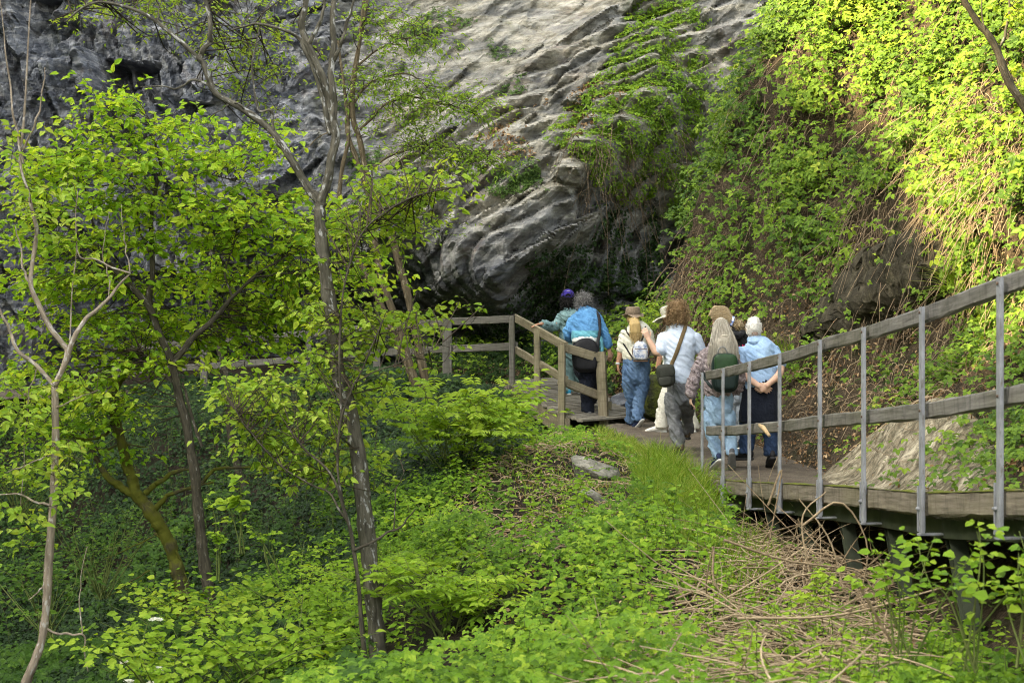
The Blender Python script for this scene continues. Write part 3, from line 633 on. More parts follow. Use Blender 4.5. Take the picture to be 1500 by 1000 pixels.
# the spreading hazel
tree('hazel_tree', 'spreading dark-stemmed hazel with wide layers of lime green leaves, forked low', 17.5,
 [([(312,905),(308,878),(299,823),(292,762),(286,694),(280,660),(272,615),(265,588),(252,527),(235,490),(221,452),(204,432),(184,412),(165,391),(146,371),(112,340),(85,320),(60,305)], .062, .012),
  ([(219,446),(219,430),(224,398),(223,330),(228,279),(235,238),(224,197),(217,172)], .034, .007),
  ([(253,530),(268,515),(282,497),(300,480),(316,466),(330,447),(340,435),(374,405),(395,390),(421,374)], .036, .008),
  ([(146,371),(140,340),(130,300),(120,260),(110,220)], .014, .005), ([(224,380),(205,340),(200,300),(190,265)], .012, .004), ([(228,300),(262,268),(300,255),(345,265)], .012, .004),
  ([(228,279),(180,270),(140,272),(100,262)], .011, .004), ([(340,435),(330,400),(345,350),(350,300)], .012, .004), ([(374,405),(420,400),(460,395)], .010, .004), ([(252,560),(235,540),(206,512)], .014, .005),
  ([(296,655),(285,620),(270,572),(268,560)], .02, .012)], BARK_DARK,
 [(160,150,80,16,14,17.2,.7),(185,190,95,16,16,17,.8),(265,185,75,14,12,17.3,.8),(110,235,100,18,18,17.3,.9),(230,240,120,16,18,17,.9),(335,230,95,16,16,17.6,.9),(395,195,75,16,12,17.8,.8),
  (110,300,120,16,22,17.4,1),(260,300,130,16,22,17.2,1),(400,290,90,18,18,17.8,.9),(70,350,100,18,20,17.5,1),(225,355,120,16,20,17.6,1),(350,350,110,16,24,17.8,1),(440,330,70,20,16,18,.9),
  (110,420,110,20,22,17.7,1),(250,420,100,16,16,18.4,1),(360,410,110,18,24,18.2,1),(460,400,80,22,22,18.3,.9),(150,480,90,20,20,18,1),(50,470,80,24,18,18.2,1),(200,535,70,20,14,18,1),(390,460,90,18,20,18.5,.9),(300,470,90,16,12,18.5,.9),(100,580,80,24,16,18.2,1),(540,400,60,30,16,18.5,.8),(30,260,60,40,14,17.6,.8),(20,560,50,40,12,17.8,.8),(300,505,110,22,20,18.4,.9),(430,500,60,26,14,18.4,.8),(210,470,90,20,14,18,.9),(150,260,110,20,16,17.2,.9),(300,320,120,18,16,17.3,.9),(60,410,90,24,16,17.6,.9),(450,470,60,26,14,18.5,.8)], LF_HAZEL, .088, 5, tone=(.3, .95), sprd=.9, side=3, flat=.6)
tree('mossy_tree', 'leaning tree with thick yellow-green moss on its crooked trunk and limbs', 18.6,
 [([(274,900),(268,878),(265,850),(251,806),(234,769),(211,735),(200,721),(197,708),(187,684),(180,660),(170,619),(166,597),(167,575),(178,556),(185,547)], .082, .03),
  ([(204,724),(184,718),(163,701),(150,688),(143,677),(128,650),(118,625)], .045, .016), ([(166,597),(150,585),(128,570),(112,560)], .03, .01), ([(185,547),(188,520),(178,480)], .025, .008),
  ([(213,722),(224,712),(235,704),(258,690),(279,687)], .034, .014), ([(226,748),(238,733),(248,724),(279,714),(313,706)], .032, .012), ([(279,714),(298,704),(316,687),(340,684),(367,684)], .026, .01),
  ([(165,610),(150,640),(110,640),(85,628)], .02, .007), ([(128,650),(150,660),(175,650),(215,655)], .018, .007), ([(226,785),(205,795),(180,806),(150,820)], .008, .003), ([(220,835),(190,852),(160,872)], .008, .003),
  ([(226,780),(250,800),(262,815),(274,850)], .018, .01)], BARK_MOSS,
 [(110,620,60,26,16,18.8,.8),(170,600,60,24,12,18.8,.8),(150,660,60,25,10,18.8,.8),(60,640,60,40,16,18.8,.8),(40,560,60,40,16,18.8,.8)], LF_HAZEL, .08, 5, tone=(.15, .7), sprd=.7)
tree('lichen_tree', 'tall lichen-spotted tree with straight trunk rising through centre left and forking high', 13.2,
 [([(566,1040),(561,997),(556,959),(548,881),(539,796),(531,728),(524,660),(512,600),(500,560),(493,534),(487,476),(481,432),(476,388),(470,347),(468,310),(471,296)], .070, .044),
  ([(470,300),(462,288),(455,279),(443,258),(432,238),(418,215),(401,194),(380,176),(357,160),(336,148),(316,136),(306,115),(299,95),(290,85),(272,66),(245,44),(222,27),(197,14),(170,5),(146,2),(120,12),(95,33)], .036, .005),
  ([(291,87),(298,70),(308,58),(306,30),(299,-10)], .025, .014),
  ([(470,296),(477,276),(482,255),(486,231),(491,204),(489,180),(484,150),(476,119),(464,93),(452,68),(444,48),(442,34),(447,15),(449,-12)], .038, .022),
  ([(484,197),(476,160),(469,129),(458,95),(448,72),(438,54),(415,45),(381,34),(360,38),(340,44)], .022, .006),
  ([(489,196),(489,150),(486,102),(488,50),(489,-12)], .032, .018), ([(452,68),(468,35),(476,-12)], .018, .008), ([(488,90),(500,60),(512,20),(520,-12)], .016, .006),
  ([(401,194),(398,165),(378,160),(370,110),(376,60),(384,20)], .012, .004), ([(432,238),(405,210),(398,165)], .01, .004), ([(357,160),(345,150),(326,160),(305,175)], .009, .003), ([(316,136),(290,118),(262,128),(235,126),(205,128)], .012, .003)], BARK_LICHEN,
 [(250,25,110,30,26,14.6,.8),(330,60,70,35,14,14.6,.8),(400,20,70,25,14,14.7,.8),(420,80,40,40,8,14.6,.6),(330,110,80,30,10,14.6,.7),(400,140,60,40,10,14.6,.7),(150,20,60,20,7,14.6,.5)], LF_FAR, .048, 6, tone=(.5, 1), sprd=.55, side=3, wr=.4)
tree('leafy_sapling', 'young sapling with thin dark stem and bright leaf sprays beside the lichen-spotted trunk', 12.7,
 [([(540,1030),(537,983),(532,932),(525,864),(517,806),(510,765),(502,738),(490,705),(470,680),(445,655),(425,630)], .02, .006), ([(519,806),(545,792),(575,777),(595,762),(609,745)], .012, .004),
  ([(577,776),(579,745),(582,714),(588,700),(593,687)], .006, .002), ([(502,738),(495,680),(500,620),(520,560),(545,510),(560,470)], .010, .004), ([(510,765),(480,720),(420,690),(370,640),(345,600)], .009, .003),
  ([(500,620),(496,500),(508,400),(540,330),(600,290),(660,275)], .010, .003), ([(520,560),(560,540),(610,520),(650,500)], .006, .002)], BARK_DARK,
 [(600,275,85,20,26,13.8,.5),(560,300,60,24,18,13.8,.5),(530,330,50,22,12,13.8,.5),(480,350,60,26,12,13.6,.5),(585,345,45,16,8,13.8,.4),(625,285,70,14,12,13.8,.4),
  (540,480,70,26,16,13.6,.5),(620,490,75,18,14,13.8,.5),(570,460,60,16,8,13.8,.5),(470,440,60,40,14,13.6,.5),(490,520,60,40,20,13.6,.5),(440,560,70,35,22,13.5,.5),(370,580,60,28,20,13.4,.5),(400,640,70,30,22,13.4,.5),
  (470,620,60,35,20,13.5,.5),(540,600,60,30,16,13.7,.5),(345,570,35,22,8,13.4,.4),(430,690,60,25,14,13.4,.5),(520,680,50,30,12,13.6,.5)], LF_BRIGHT, .066, 5, tone=(.2, .85), sprd=.5)
tree('leaning_tree', 'three tan stems leaning together from one base before the dark overhang', 25,
 [([(640,640),(631,602),(615,520),(598,432),(588,395),(578,357),(563,322),(548,290),(534,245),(526,205),(518,170),(519,110),(530,45),(540,-15)], .066, .026),
  ([(632,620),(612,568),(597,520),(582,473),(561,415),(551,364),(545,320),(538,280),(522,235),(508,190),(514,146),(525,80),(534,-12)], .06, .024),
  ([(622,610),(600,545),(578,493),(551,429),(535,400),(520,374),(505,345),(495,310),(500,250),(510,200),(505,140),(495,60)], .055, .018),
  ([(519,150),(545,120),(600,110),(640,140)], .02, .006), ([(527,190),(580,145),(640,150),(690,165)], .02, .006), ([(536,250),(580,225),(640,215),(700,225)], .018, .005), ([(520,100),(560,70),(620,50)], .018, .005),
  ([(500,190),(470,200),(440,225)], .012, .004)], BARK_TAN,
 [(590,60,80,35,24,25,1),(570,120,80,22,26,25,1),(640,150,80,25,34,25,1),(700,165,40,14,10,25,.7),(580,175,60,30,14,25,1),(640,215,70,20,24,25,1),(700,235,60,22,16,25,1),(560,30,70,25,14,25,1),(720,245,50,14,8,25,.6),(600,330,60,30,10,24.5,1)], LF_FAR, .072, 6, tone=(.25, .8), sprd=1.1, side=4, wr=.42, flat=.9, rt=.005)
tree('ivy_bank_trunk', 'thin brown trunk standing on the ivy bank below the shaded fence', 23,
 [([(392,850),(384,810),(374,769),(360,721),(347,677),(336,620),(336,575),(330,548),(320,512),(314,485),(308,445),(306,400),(312,350)], .055, .026), ([(336,590),(350,560),(362,520)], .012, .005)], BARK_DARK, [(315,400,40,40,8,23,.6),(350,520,30,20,4,23,.5)], LF_HAZEL, .08, 5, tone=(.2, .8))
tree('slope_tree', 'dark slanting trunk crossing the sunlit top right corner', 13.5,
 [([(1640,420),(1590,330),(1540,235),(1500,156),(1479,119),(1459,71),(1445,50),(1432,31),(1408,-2),(1395,-20)], .036, .022), ([(1463,80),(1475,40),(1479,-12)], .014, .007), ([(1500,150),(1470,90),(1440,40),(1440,-12)], .010, .004), ([(1540,235),(1530,160),(1525,60)], .01, .004)], BARK_DARK,
 [(1490,20,60,30,10,13.6,.6),(1520,120,50,50,10,13.6,.6)], LF_BRIGHT, .06, 5, tone=(.3, .9))
# old climbing stem and roots on the ledge
tree('climbing_stem', 'old twisted grey climbing stem hanging down the rock beside the green slope', 25.2,
 [([(1150,-20),(1146,0),(1141,25),(1144,48),(1136,66),(1136,82),(1124,95),(1112,102),(1098,112),(1088,119)], .07, .03), ([(1168,-15),(1163,20),(1172,45),(1160,70),(1150,95)], .05, .02), ([(1186,-10),(1180,25),(1172,60)], .035, .015), ([(1112,102),(1104,125),(1100,150)], .02, .008), ([(1146,10),(1125,20),(1108,60)], .02, .006)], barkmat('old_stem', (.12, .10, .07), (.3, .26, .19), (.38, .35, .28), .6), cat='climbing plant')
# ================================================================ ground cover, ivy, grass, dead stems, ferns, shrubs
C_BRAMBLE = leafmat('bramble_leaf', (.045, .10, .01), (.15, .28, .02), (.34, .45, .04), .42)
C_HILL = leafmat('slope_leaf', (.04, .085, .012), (.145, .245, .022), (.31, .38, .045), .34)
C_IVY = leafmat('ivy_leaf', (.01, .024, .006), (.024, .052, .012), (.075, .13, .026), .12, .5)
C_GRASS = leafmat('grass_blade', (.075, .14, .012), (.17, .29, .024), (.36, .38, .10), .4)
C_SHRUB = leafmat('shrub_leaf', (.11, .21, .015), (.22, .37, .026), (.34, .47, .045), .45)
S_DRY = stemmat('dry_stem', (.15, .105, .06), (.50, .39, .25)); S_HANG = stemmat('hanging_root', (.10, .072, .046), (.33, .25, .165)); S_GREEN = stemmat('green_stem', (.07, .11, .02), (.16, .18, .06))
LITTER = leafmat('fallen_leaf', (.10, .055, .025), (.27, .165, .085), (.50, .37, .22), .1, .8)
def trefoil(g, p, n, size, tone, sd=.13, wr=.78, k=3):
    """three-part leaves facing roughly n"""
    m = len(p); a0 = rng.random(m)*2*np.pi; n = unit(n+rng.normal(0, .28, (m, 3))); u = unit(np.cross(n, rng.normal(size=(m, 3)))); v = np.cross(n, u)
    sz = size*rng.uniform(.6, 1.25, m)
    for j in range(k):
        a = a0+(j-(k-1)/2)*1.25; ax = u*np.cos(a)[:, None]+v*np.sin(a)[:, None]
        g.leaves(p+ax*(sz*.12)[:, None], ax-n*.18, n, sz*(1 if j == k//2 else .82), wr, .07, .12, np.clip(tone+rng.normal(0, .06, m), 0, 1))
def gsample(poly, dens, dmin=5.5):
    """points on the ground inside an image polygon, dens per square metre"""
    n0 = int(dens*20*34); x = rng.uniform(-12, 5, n0); y = rng.uniform(dmin, 33, n0); z = gz_at(x, y); p = np.stack([x, y, z], -1)
    px, py = proj(p); k = inpoly(px, py, poly); p = p[k]; return p, gnormal(p[:, 0], p[:, 1]), px[k], py[k]
TOCAM = np.array([0, -.55, .25])
# --- brambles and young weeds over the slope
g = Geo()
poly = [(430,640),(560,640),(680,610),(760,605),(870,640),(905,650),(980,705),(1040,740),(1100,780),(1250,870),(1420,900),(1560,880),(1560,1150),(330,1150),(330,900),(400,760)]
p, n, px, py = gsample(poly, 760)
cl = fbm(p*np.array([1.5, 1.5, 0]), 3, 101); dn = np.clip(.5+2.0*cl, .03, 1)
bare = 1.5*np.exp(-(((px-845)/115)**2+((py-708)/66)**2))+.85*np.exp(-(((px-770)/70)**2+((py-790)/45)**2))+1.1*np.exp(-(((px-1150)/150)**2+((py-880)/120)**2))+.7*np.exp(-(((px-1000)/70)**2+((py-950)/60)**2))+1.3*inpoly(px, py, [(945,660),(1040,715),(1060,800),(1000,790),(930,700)])+.9*inpoly(px, py, [(1080,700),(1520,700),(1520,950),(1300,950),(1080,850)])+.7*np.exp(-(((px-555)/45)**2+((py-960)/90)**2))
dn = dn*np.clip(1-bare, .03, 1)*np.clip((py-600)/60, .3, 1)*np.where(px > 1000, .7, 1)
k = rng.random(len(p)) < dn; p, n, px, py, cl = p[k], n[k], px[k], py[k], cl[k]
hgt = np.clip(.10+.45*(cl+.3), .05, .45)*rng.random(len(p))**1.1*np.clip((20-p[:, 1])/4+.35, .35, 1)*np.where(px > 1020, np.clip((p[:, 1]-4)/12, .2, 1), 1)
p = p+np.stack([rng.normal(0, .03, len(p)), rng.normal(0, .03, len(p)), hgt], -1)
tone = np.clip(.42+.35*fbm(p*.8, 2, 103)+.4*(hgt-.15)+rng.normal(0, .15, len(p)), .02, 1)
trefoil(g, p, n*.7+UPV*.5+TOCAM, .044, tone)
kind(g.build('bramble_cover', C_BRAMBLE, smooth=False), 'stuff')
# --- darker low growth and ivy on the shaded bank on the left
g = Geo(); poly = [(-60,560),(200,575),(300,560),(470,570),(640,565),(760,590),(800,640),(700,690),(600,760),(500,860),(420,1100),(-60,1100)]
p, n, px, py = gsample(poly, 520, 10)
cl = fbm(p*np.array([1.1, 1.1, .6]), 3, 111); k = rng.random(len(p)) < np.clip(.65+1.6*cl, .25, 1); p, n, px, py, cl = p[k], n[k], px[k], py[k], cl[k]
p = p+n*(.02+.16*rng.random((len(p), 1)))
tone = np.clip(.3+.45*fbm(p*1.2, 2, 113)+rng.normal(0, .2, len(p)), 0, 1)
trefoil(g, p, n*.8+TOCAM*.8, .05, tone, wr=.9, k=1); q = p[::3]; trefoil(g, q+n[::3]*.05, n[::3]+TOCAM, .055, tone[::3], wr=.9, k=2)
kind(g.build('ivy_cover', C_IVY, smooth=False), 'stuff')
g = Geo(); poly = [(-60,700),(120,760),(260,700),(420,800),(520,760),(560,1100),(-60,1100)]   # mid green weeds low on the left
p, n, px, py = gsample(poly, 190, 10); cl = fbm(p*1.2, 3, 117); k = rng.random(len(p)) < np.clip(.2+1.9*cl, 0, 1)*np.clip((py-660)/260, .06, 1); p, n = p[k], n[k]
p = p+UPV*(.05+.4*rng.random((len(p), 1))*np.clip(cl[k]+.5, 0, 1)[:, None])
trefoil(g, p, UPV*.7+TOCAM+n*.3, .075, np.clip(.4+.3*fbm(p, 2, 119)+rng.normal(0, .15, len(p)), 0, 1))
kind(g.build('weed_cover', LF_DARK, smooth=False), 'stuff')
g = Geo(); p, n, px, py = gsample([(440,540),(760,535),(756,574),(660,582),(440,585)], 420, 24); p = p+UPV*(.06+.25*rng.random((len(p), 1))**2); hp, hn = hill_sample(lambda a_, b_, c_: 420*((a_ < 900)&(b_ > 430)), 6000); p = np.vstack([p, hp+hn*.05+UPV*.2*rng.random((len(hp), 1))**2])
trefoil(g, p, UPV*.5+TOCAM*1.2, .06, np.clip(.4+rng.normal(0, .2, len(p)), 0, 1), wr=.85, k=2); kind(g.build('path_side_ivy', C_IVY, smooth=False), 'stuff')
# --- taller weeds with upright stems between the brambles
def weeds(name, poly, dens, hmin, hmax, ls, mat, dmin=6, tone=.5):
    g, gs = Geo(), Geo(); p, n, px, py = gsample(poly, dens, dmin)
    for i in range(len(p)):
        h = rng.uniform(hmin, hmax); e = p[i]+np.array([*rng.normal(0, .22*h, 2), h]); c = smoothpath([p[i]-UPV*.02, (p[i]+e)/2+np.array([*rng.normal(0, .05*h, 2), .05*h]), e], 8); gs.tube(c, np.linspace(.0035, .0015, 8), 4, rng.random(), cap=False)
        k = rng.integers(8, 17); f = np.linspace(.25, 1, k); q = interp(f, np.linspace(0, 1, 8), c); a = np.arange(k)*2.4+rng.random()*6; ax = np.stack([np.cos(a), np.sin(a), .25-.5*rng.random(k)], -1); wr = rng.choice([.32, .5, .75])
        g.leaves(q, ax, unit(UPV+TOCAM*.8+rng.normal(0, .3, (k, 3))), ls*rng.uniform(.6, 1.3)*np.sin(np.pi*np.clip(f*.8+.1, 0, 1))**.5*rng.uniform(.7, 1.2, k), wr, .05, .2, np.clip(tone+.25*fbm(p[i]*.9, 2, 171)+.25*(f-.6)+rng.normal(0, .1), 0, 1))
    kind(g.build(name, mat, smooth=False), 'stuff'); kind(gs.build(name+'_stems', S_GREEN), 'stuff')
weeds('tall_weeds', [(560,680),(760,640),(900,760),(1040,800),(1080,1000),(560,1040),(420,1000),(440,800)], 7, .18, .5, .075, C_SHRUB)
weeds('shade_weeds', [(-20,640),(200,640),(480,640),(560,760),(420,860),(200,900),(-20,980)], 4.5, .3, .9, .085, LF_DARK, 12, .6)
weeds('deck_weeds', [(960,880),(1150,830),(1300,900),(1520,930),(1520,1060),(1000,1060)], 16, .10, .30, .05, C_SHRUB, 5.5, .55)
# --- ivy and moss on the rock hollow behind the bridge
g = Geo(); pv = CLV.reshape(-1, 3); cn = gridnormals(CLV).reshape(-1, 3); cn = np.where(cn[:, 1:2] > 0, -cn, cn); qx, qy = CPX.ravel(), CPY.ravel()
idx = np.where(inpoly(qx, qy, [(735,455),(780,370),(850,350),(870,300),(960,300),(975,420),(960,600),(730,600),(690,560),(690,490)]))[0]
idx = idx[fbm(pv[idx]*1.3, 3, 121) > -.18]; idx = rng.choice(idx, min(9000, len(idx)), False)
p = pv[idx]+cn[idx]*(.02+.1*rng.random((len(idx), 1))); trefoil(g, p, cn[idx]+TOCAM*.5+UPV*.4, .06, np.clip(.4+.3*fbm(p*1.5, 2, 123)+rng.normal(0, .2, len(p)), 0, 1), wr=.9, k=1)
for poly, nn, tn in (([(640,10),(800,60),(800,210),(700,260),(520,300),(480,100)], 260, .5), ([(560,200),(760,170),(800,280),(640,290)], 380, .5)):
    idx = np.where(inpoly(qx, qy, poly))[0]; idx = idx[fbm(pv[idx]*1.1, 3, 127) > .22]
    idx = rng.choice(idx, min(nn*3, len(idx)), False); p = pv[idx]+cn[idx]*.06; trefoil(g, p, cn[idx]+UPV*.8, .065, np.clip(tn+.45+rng.normal(0, .2, len(p)), 0, 1), wr=.6, k=3)
kind(g.build('rock_ivy', C_IVY, smooth=False), 'stuff')
# --- the green slope on the right
#        px 850  950  1050 1150 1250 1350 1450 1550
GREEN = [[0,   .15, .35, .75, .9, .85, .85, .85],    # py -50
         [0,   .25, .55, .85, .95, .85, .85, .85],    # 50
         [0,   .35, .60, 1.0, 1.0, .85, .60, .75],    # 150
         [0,   .10, .55, .95, 1.0, .60, .40, .85],    # 250
         [.1,  .10, .45, .42, .40, .22, .55, .9],    # 350
         [.2,  .25, .38, .30, .22, .15, .85, .9],    # 450
         [.3,  .35, .35, .30, .45, .60, .75, 1.],     # 550
         [.2,  .25, .15, .12, .12, .12, .30, .9],     # 650
         [.1,  .1,  .1,  .06, .05, .06, .2, .7]]     # 750
g = Geo()
def hd(px, py, c): return 620*gridmap(px, py, 850, 100, -50, 100, GREEN)*np.clip(.5+1.9*fbm(c*1.05, 3, 131), .08, 1.25)
p, n = hill_sample(hd, 150000); px, py = proj(p)
far = np.clip((p[:, 1]-12)/10, 0, 1)
p = p+n*(.03+(.12+.34*far[:, None])*rng.random((len(p), 1))**1.3)+UPV*(.08*rng.random((len(p), 1)))
tone = np.clip(.38+.45*fbm(p*.9, 2, 133)+rng.normal(0, .17, len(p)), 0, 1)
near = py > 380
trefoil(g, p[~near], n[~near]*.5+UPV*.45+TOCAM, .078*rng.uniform(.55, 1.35, (~near).sum()), tone[~near], wr=.6); trefoil(g, p[near], n[near]*.6+UPV*.5+TOCAM*.6, .058, tone[near], wr=.8)
kind(g.build('slope_brambles', C_HILL, smooth=False), 'stuff')
#        dead hanging stems and roots
DEAD = [[.2, .8, .8, .5, .1, .1, .1, .1],
        [.4, .9, .9, .6, .2, .2, .3, .3],
        [.9, 1., .8, .3, .2, .7, 1.2, .6],
        [1., 1., 1., .6, .3, 1.2, 1.6, .7],
        [.6, 1., 1., 1., 1., 1.2, .8, .4],
        [.3, .6, 1., 1.2, 1.0, .8, .5, .3],
        [.2, .5, .8, 1., .7, .8, .6, .2],
        [.1, .3, .7, .9, .5, .3, .2, .1],
        [.1, .1, .3, .3, .2, .1, .1, .1]]
def stems(g, p, n, L, r, hang=1., spread=.35):
    for i in range(len(p)):
        l = L*rng.uniform(.4, 1.5); d0 = unit(n[i]*.5+UPV*rng.uniform(-.2, .5)+rng.normal(0, .35, 3)); sd = rng.normal(0, spread, 3)
        t = np.linspace(0, 1, 7)[:, None]; q = p[i]+n[i]*.03+(d0*t*.55+sd*t*t*.5-UPV*hang*t*t)*l+rng.normal(0, .012, (7, 3))*t
        g.tube(q, np.linspace(r, r*.45, 7)*rng.uniform(.6, 1.3), 4, rng.random(), cap=False)
g = Geo()
def dd(px, py, c): return 75*gridmap(px, py, 850, 100, -50, 100, DEAD)*np.clip(.4+1.7*fbm(c*1.1, 3, 141), .05, 1.4)
p, n = hill_sample(dd, 11000); px, py = proj(p); kk = py < 520
stems(g, p[kk], n[kk], .62, .0062); stems(g, p[~kk], n[~kk], .3, .004, .35, .8)
kind(g.build('hanging_stems', S_HANG, smooth=True), 'stuff')
#        the sunlit tangle of straw-coloured stems
g = Geo()
def ds(px, py, c): return 150*np.exp(-(((px-1425)/75)**2+((py-235)/80)**2))+90*np.exp(-(((px-1440-(py-470)*-.6)/60)**2+((py-470)/70)**2))+70*np.exp(-(((px-1290)/90)**2+((py-570)/40)**2))
p, n = hill_sample(ds, 2600); stems(g, p, n, .5, .005, .8, .5); kind(g.build('straw_stems', S_DRY), 'stuff')
#        roots hanging from the rock ledge
g = Geo(); idx = np.where(inpoly(qx, qy, [(830,190),(900,130),(990,60),(1010,200),(960,300),(880,300),(830,260)]))[0]; idx = rng.choice(idx, 330, False); hv = fbm(pv[idx]*1.7, 2, 145); idx = idx[hv > -.12]
for L_, r_, h_, s_ in ((.95, .0075, 1.1, .55), (.5, .0045, .8, .8), (.6, .004, .3, .9)): q_ = rng.choice(idx, 95); stems(g, pv[q_], cn[q_], L_, r_, h_, s_); kind(g.build('hanging_roots', S_HANG), 'stuff')
g = Geo(); idx = np.where(inpoly(qx, qy, [(800,200),(880,110),(930,0),(1040,0),(1020,330),(900,290),(850,240)]))[0]; idx = idx[fbm(pv[idx]*1.6, 3, 149) > -.2]; idx = rng.choice(idx, min(4200, len(idx)), False); p = pv[idx]+cn[idx]*.1
trefoil(g, p, cn[idx]+UPV*.8, .07, np.clip(.4+rng.normal(0, .2, len(p)), 0, 1), wr=.6); kind(g.build('ledge_weeds', LF_FAR, smooth=False), 'stuff')
# --- fallen leaves
g = Geo()
def dl(px, py, c): return 420*np.clip((py-330)/150, 0, 1)*np.clip(.5+1.5*fbm(c*1.3, 3, 151), 0, 1.3)
p, n = hill_sample(dl, 15000); m_ = len(p); g.leaves(p+n*.012, rng.normal(size=(m_, 3)), unit(n+rng.normal(0, .35, (m_, 3))), .05*rng.uniform(.5, 1.3, m_), .55, .1, .2, rng.random(m_))
p, n, px, py = gsample([(640,640),(760,620),(960,670),(1040,740),(1300,860),(1400,1000),(900,1000),(700,900)], 110); m_ = len(p)
g.leaves(p+n*.012, rng.normal(size=(m_, 3)), unit(n+rng.normal(0, .35, (m_, 3))), .045*rng.uniform(.5, 1.3, m_), .5, .1, .2, rng.random(m_))
idx = np.where(inpoly(qx, qy, [(690,200),(800,150),(920,90),(930,130),(820,230),(720,230)]))[0]; idx = idx[fbm(pv[idx]*1.5, 2, 155) > 0]; idx = rng.choice(idx, min(500, len(idx)), False); m_ = len(idx)
g.leaves(pv[idx]+cn[idx]*.03, rng.normal(size=(m_, 3)), unit(cn[idx]+rng.normal(0, .35, (m_, 3))), .08*rng.uniform(.5, 1.3, m_), .5, .1, .2, rng.random(m_))
kind(g.build('leaf_litter', LITTER, smooth=False), 'stuff')
# --- grass along the path edge
g = Geo()
def grass(poly, dens, h, lean, tone):
    p, n, px, py = gsample(poly, dens); k = rng.random(len(p)) < np.clip(.65+1.3*fbm(p*2.2, 2, 161), .1, 1); p = p[k]; m_ = len(p)
    ax = unit(UPV+rng.normal(0, lean, (m_, 3))*np.array([1, 1, .2])); g.blades(p-UPV*.01, ax, rng.normal(0, .35, (m_, 3))*[1, 1, .1]-UPV*.12, h*rng.uniform(.5, 1.35, m_), np.full(m_, .0095), np.clip(tone+rng.normal(0, .25, m_), 0, 1))
grass([(955,668),(985,660),(1045,715),(1055,800),(1000,800),(950,760),(930,700)], 1500, .3, .33, .5)
grass([(870,625),(930,625),(990,670),(940,690),(880,660)], 1500, .1, .4, .65)
grass([(700,640),(860,640),(930,700),(900,800),(760,740)], 130, .12, .5, .7); grass([(1040,770),(1130,800),(1110,900),(1000,860)], 420, .22, .35, .5)
kind(g.build('grass', C_GRASS, smooth=False), 'stuff')
def hgrass(cx, cy, rad, nb, h):
    d = (HPX-cx)**2+(HPY-cy)**2; i, j = np.unravel_index(np.argmin(d), d.shape); o = HV[i, j]
    p = o+rng.normal(0, rad, (nb, 3))*[1, 1, .3]; ax = unit(UPV*.8+HN[i, j]*.35+rng.normal(0, .45, (nb, 3))); gg = Geo()
    gg.blades(p, ax, rng.normal(0, .3, (nb, 3))*[1, 1, 0]+HN[i, j]*.25-UPV*.45, h*rng.uniform(.5, 1.3, nb), np.full(nb, .009), np.clip(.5+rng.normal(0, .25, nb), 0, 1)); return gg, o
for cx_, cy_, nb, lb in ((1415,425,150,'long grass tuft arching in the sun above the highest steel post'), (1150,520,90,'upright green grass tuft on the bank just right of the white-haired man')):
    gg, o = hgrass(cx_, cy_, .09, nb, .42); tag(gg.build('grass_tuft', C_GRASS, smooth=False, base=o), lb, 'grass tuft')
# --- heap of dead bramble stems below the boardwalk
g = Geo(); poly = [(1060,810),(1110,770),(1200,800),(1300,850),(1330,960),(1260,1060),(880,1080),(870,1010),(970,930)]
p, n, px, py = gsample(poly, 85)
for i in range(len(p)):
    l = rng.uniform(.2, .85)*np.clip(p[i, 1]/11, .6, 1.1); a = rng.random()*2*np.pi; d = np.array([np.cos(a), np.sin(a), rng.uniform(.0, .7)*np.clip((px[i]-900)/200, .25, 1)]); t = np.linspace(0, 1, 7)[:, None]
    q = p[i]+UPV*rng.uniform(0, .16)+d*l*(t-.3)+rng.normal(0, .4, 3)*l*t*t-UPV*l*rng.uniform(.2, .9)*t*t; q[:, 2] = np.maximum(q[:, 2], gz_at(q[:, 0], q[:, 1])+.01)
    g.tube(q, np.linspace(.0052, .0024, 7)*rng.uniform(.4, 1.6)*min(1, .45+p[i, 1]/18), 5, rng.random(), cap=False)
for pts, d in ((([(1175,770),(1230,735),(1270,795),(1262,870)]), 11.5), ([(1125,740),(1145,690),(1120,830)], 12.5), ([(1060,790),(1150,820),(1260,840),(1290,900)], 10.5), ([(1190,860),(1175,760),(1210,720)], 12), ([(1240,880),(1215,790),(1170,730)], 11.8), ([(1010,905),(1090,860),(1180,800)], 11), ([(1045,800),(1050,860),(1110,900)], 11), ([(1250,840),(1300,930),(1340,990)], 8.5), ([(900,1000),(1000,930),(1160,870)], 10), ([(1080,905),(1230,900),(1380,860)], 9), ([(1010,930),(1150,960),(1290,950)], 8.6)):
    g.tube(smoothpath([P(x, y, d) for x, y in pts], 12), np.linspace(.009, .004, 12), 5, rng.random(), cap=False)
kind(g.build('dead_brambles', S_DRY), 'stuff')
g = Geo(); p, n, px, py = gsample([(640,640),(780,610),(960,690),(930,760),(780,860),(640,800)], 26)
for i in range(len(p)):
    a = rng.random()*2*np.pi; l = rng.uniform(.1, .5); q = p[i]+np.array([[0, 0, .01], [np.cos(a)*l*.5, np.sin(a)*l*.5, .04], [np.cos(a)*l, np.sin(a)*l, .03]]); q[:, 2] = gz_at(q[:, 0], q[:, 1])+[.01, .05, .02]; g.tube(smoothpath(q, 6), .005, 5, rng.random(), cap=False)
kind(g.build('fallen_twigs', S_DRY), 'stuff')
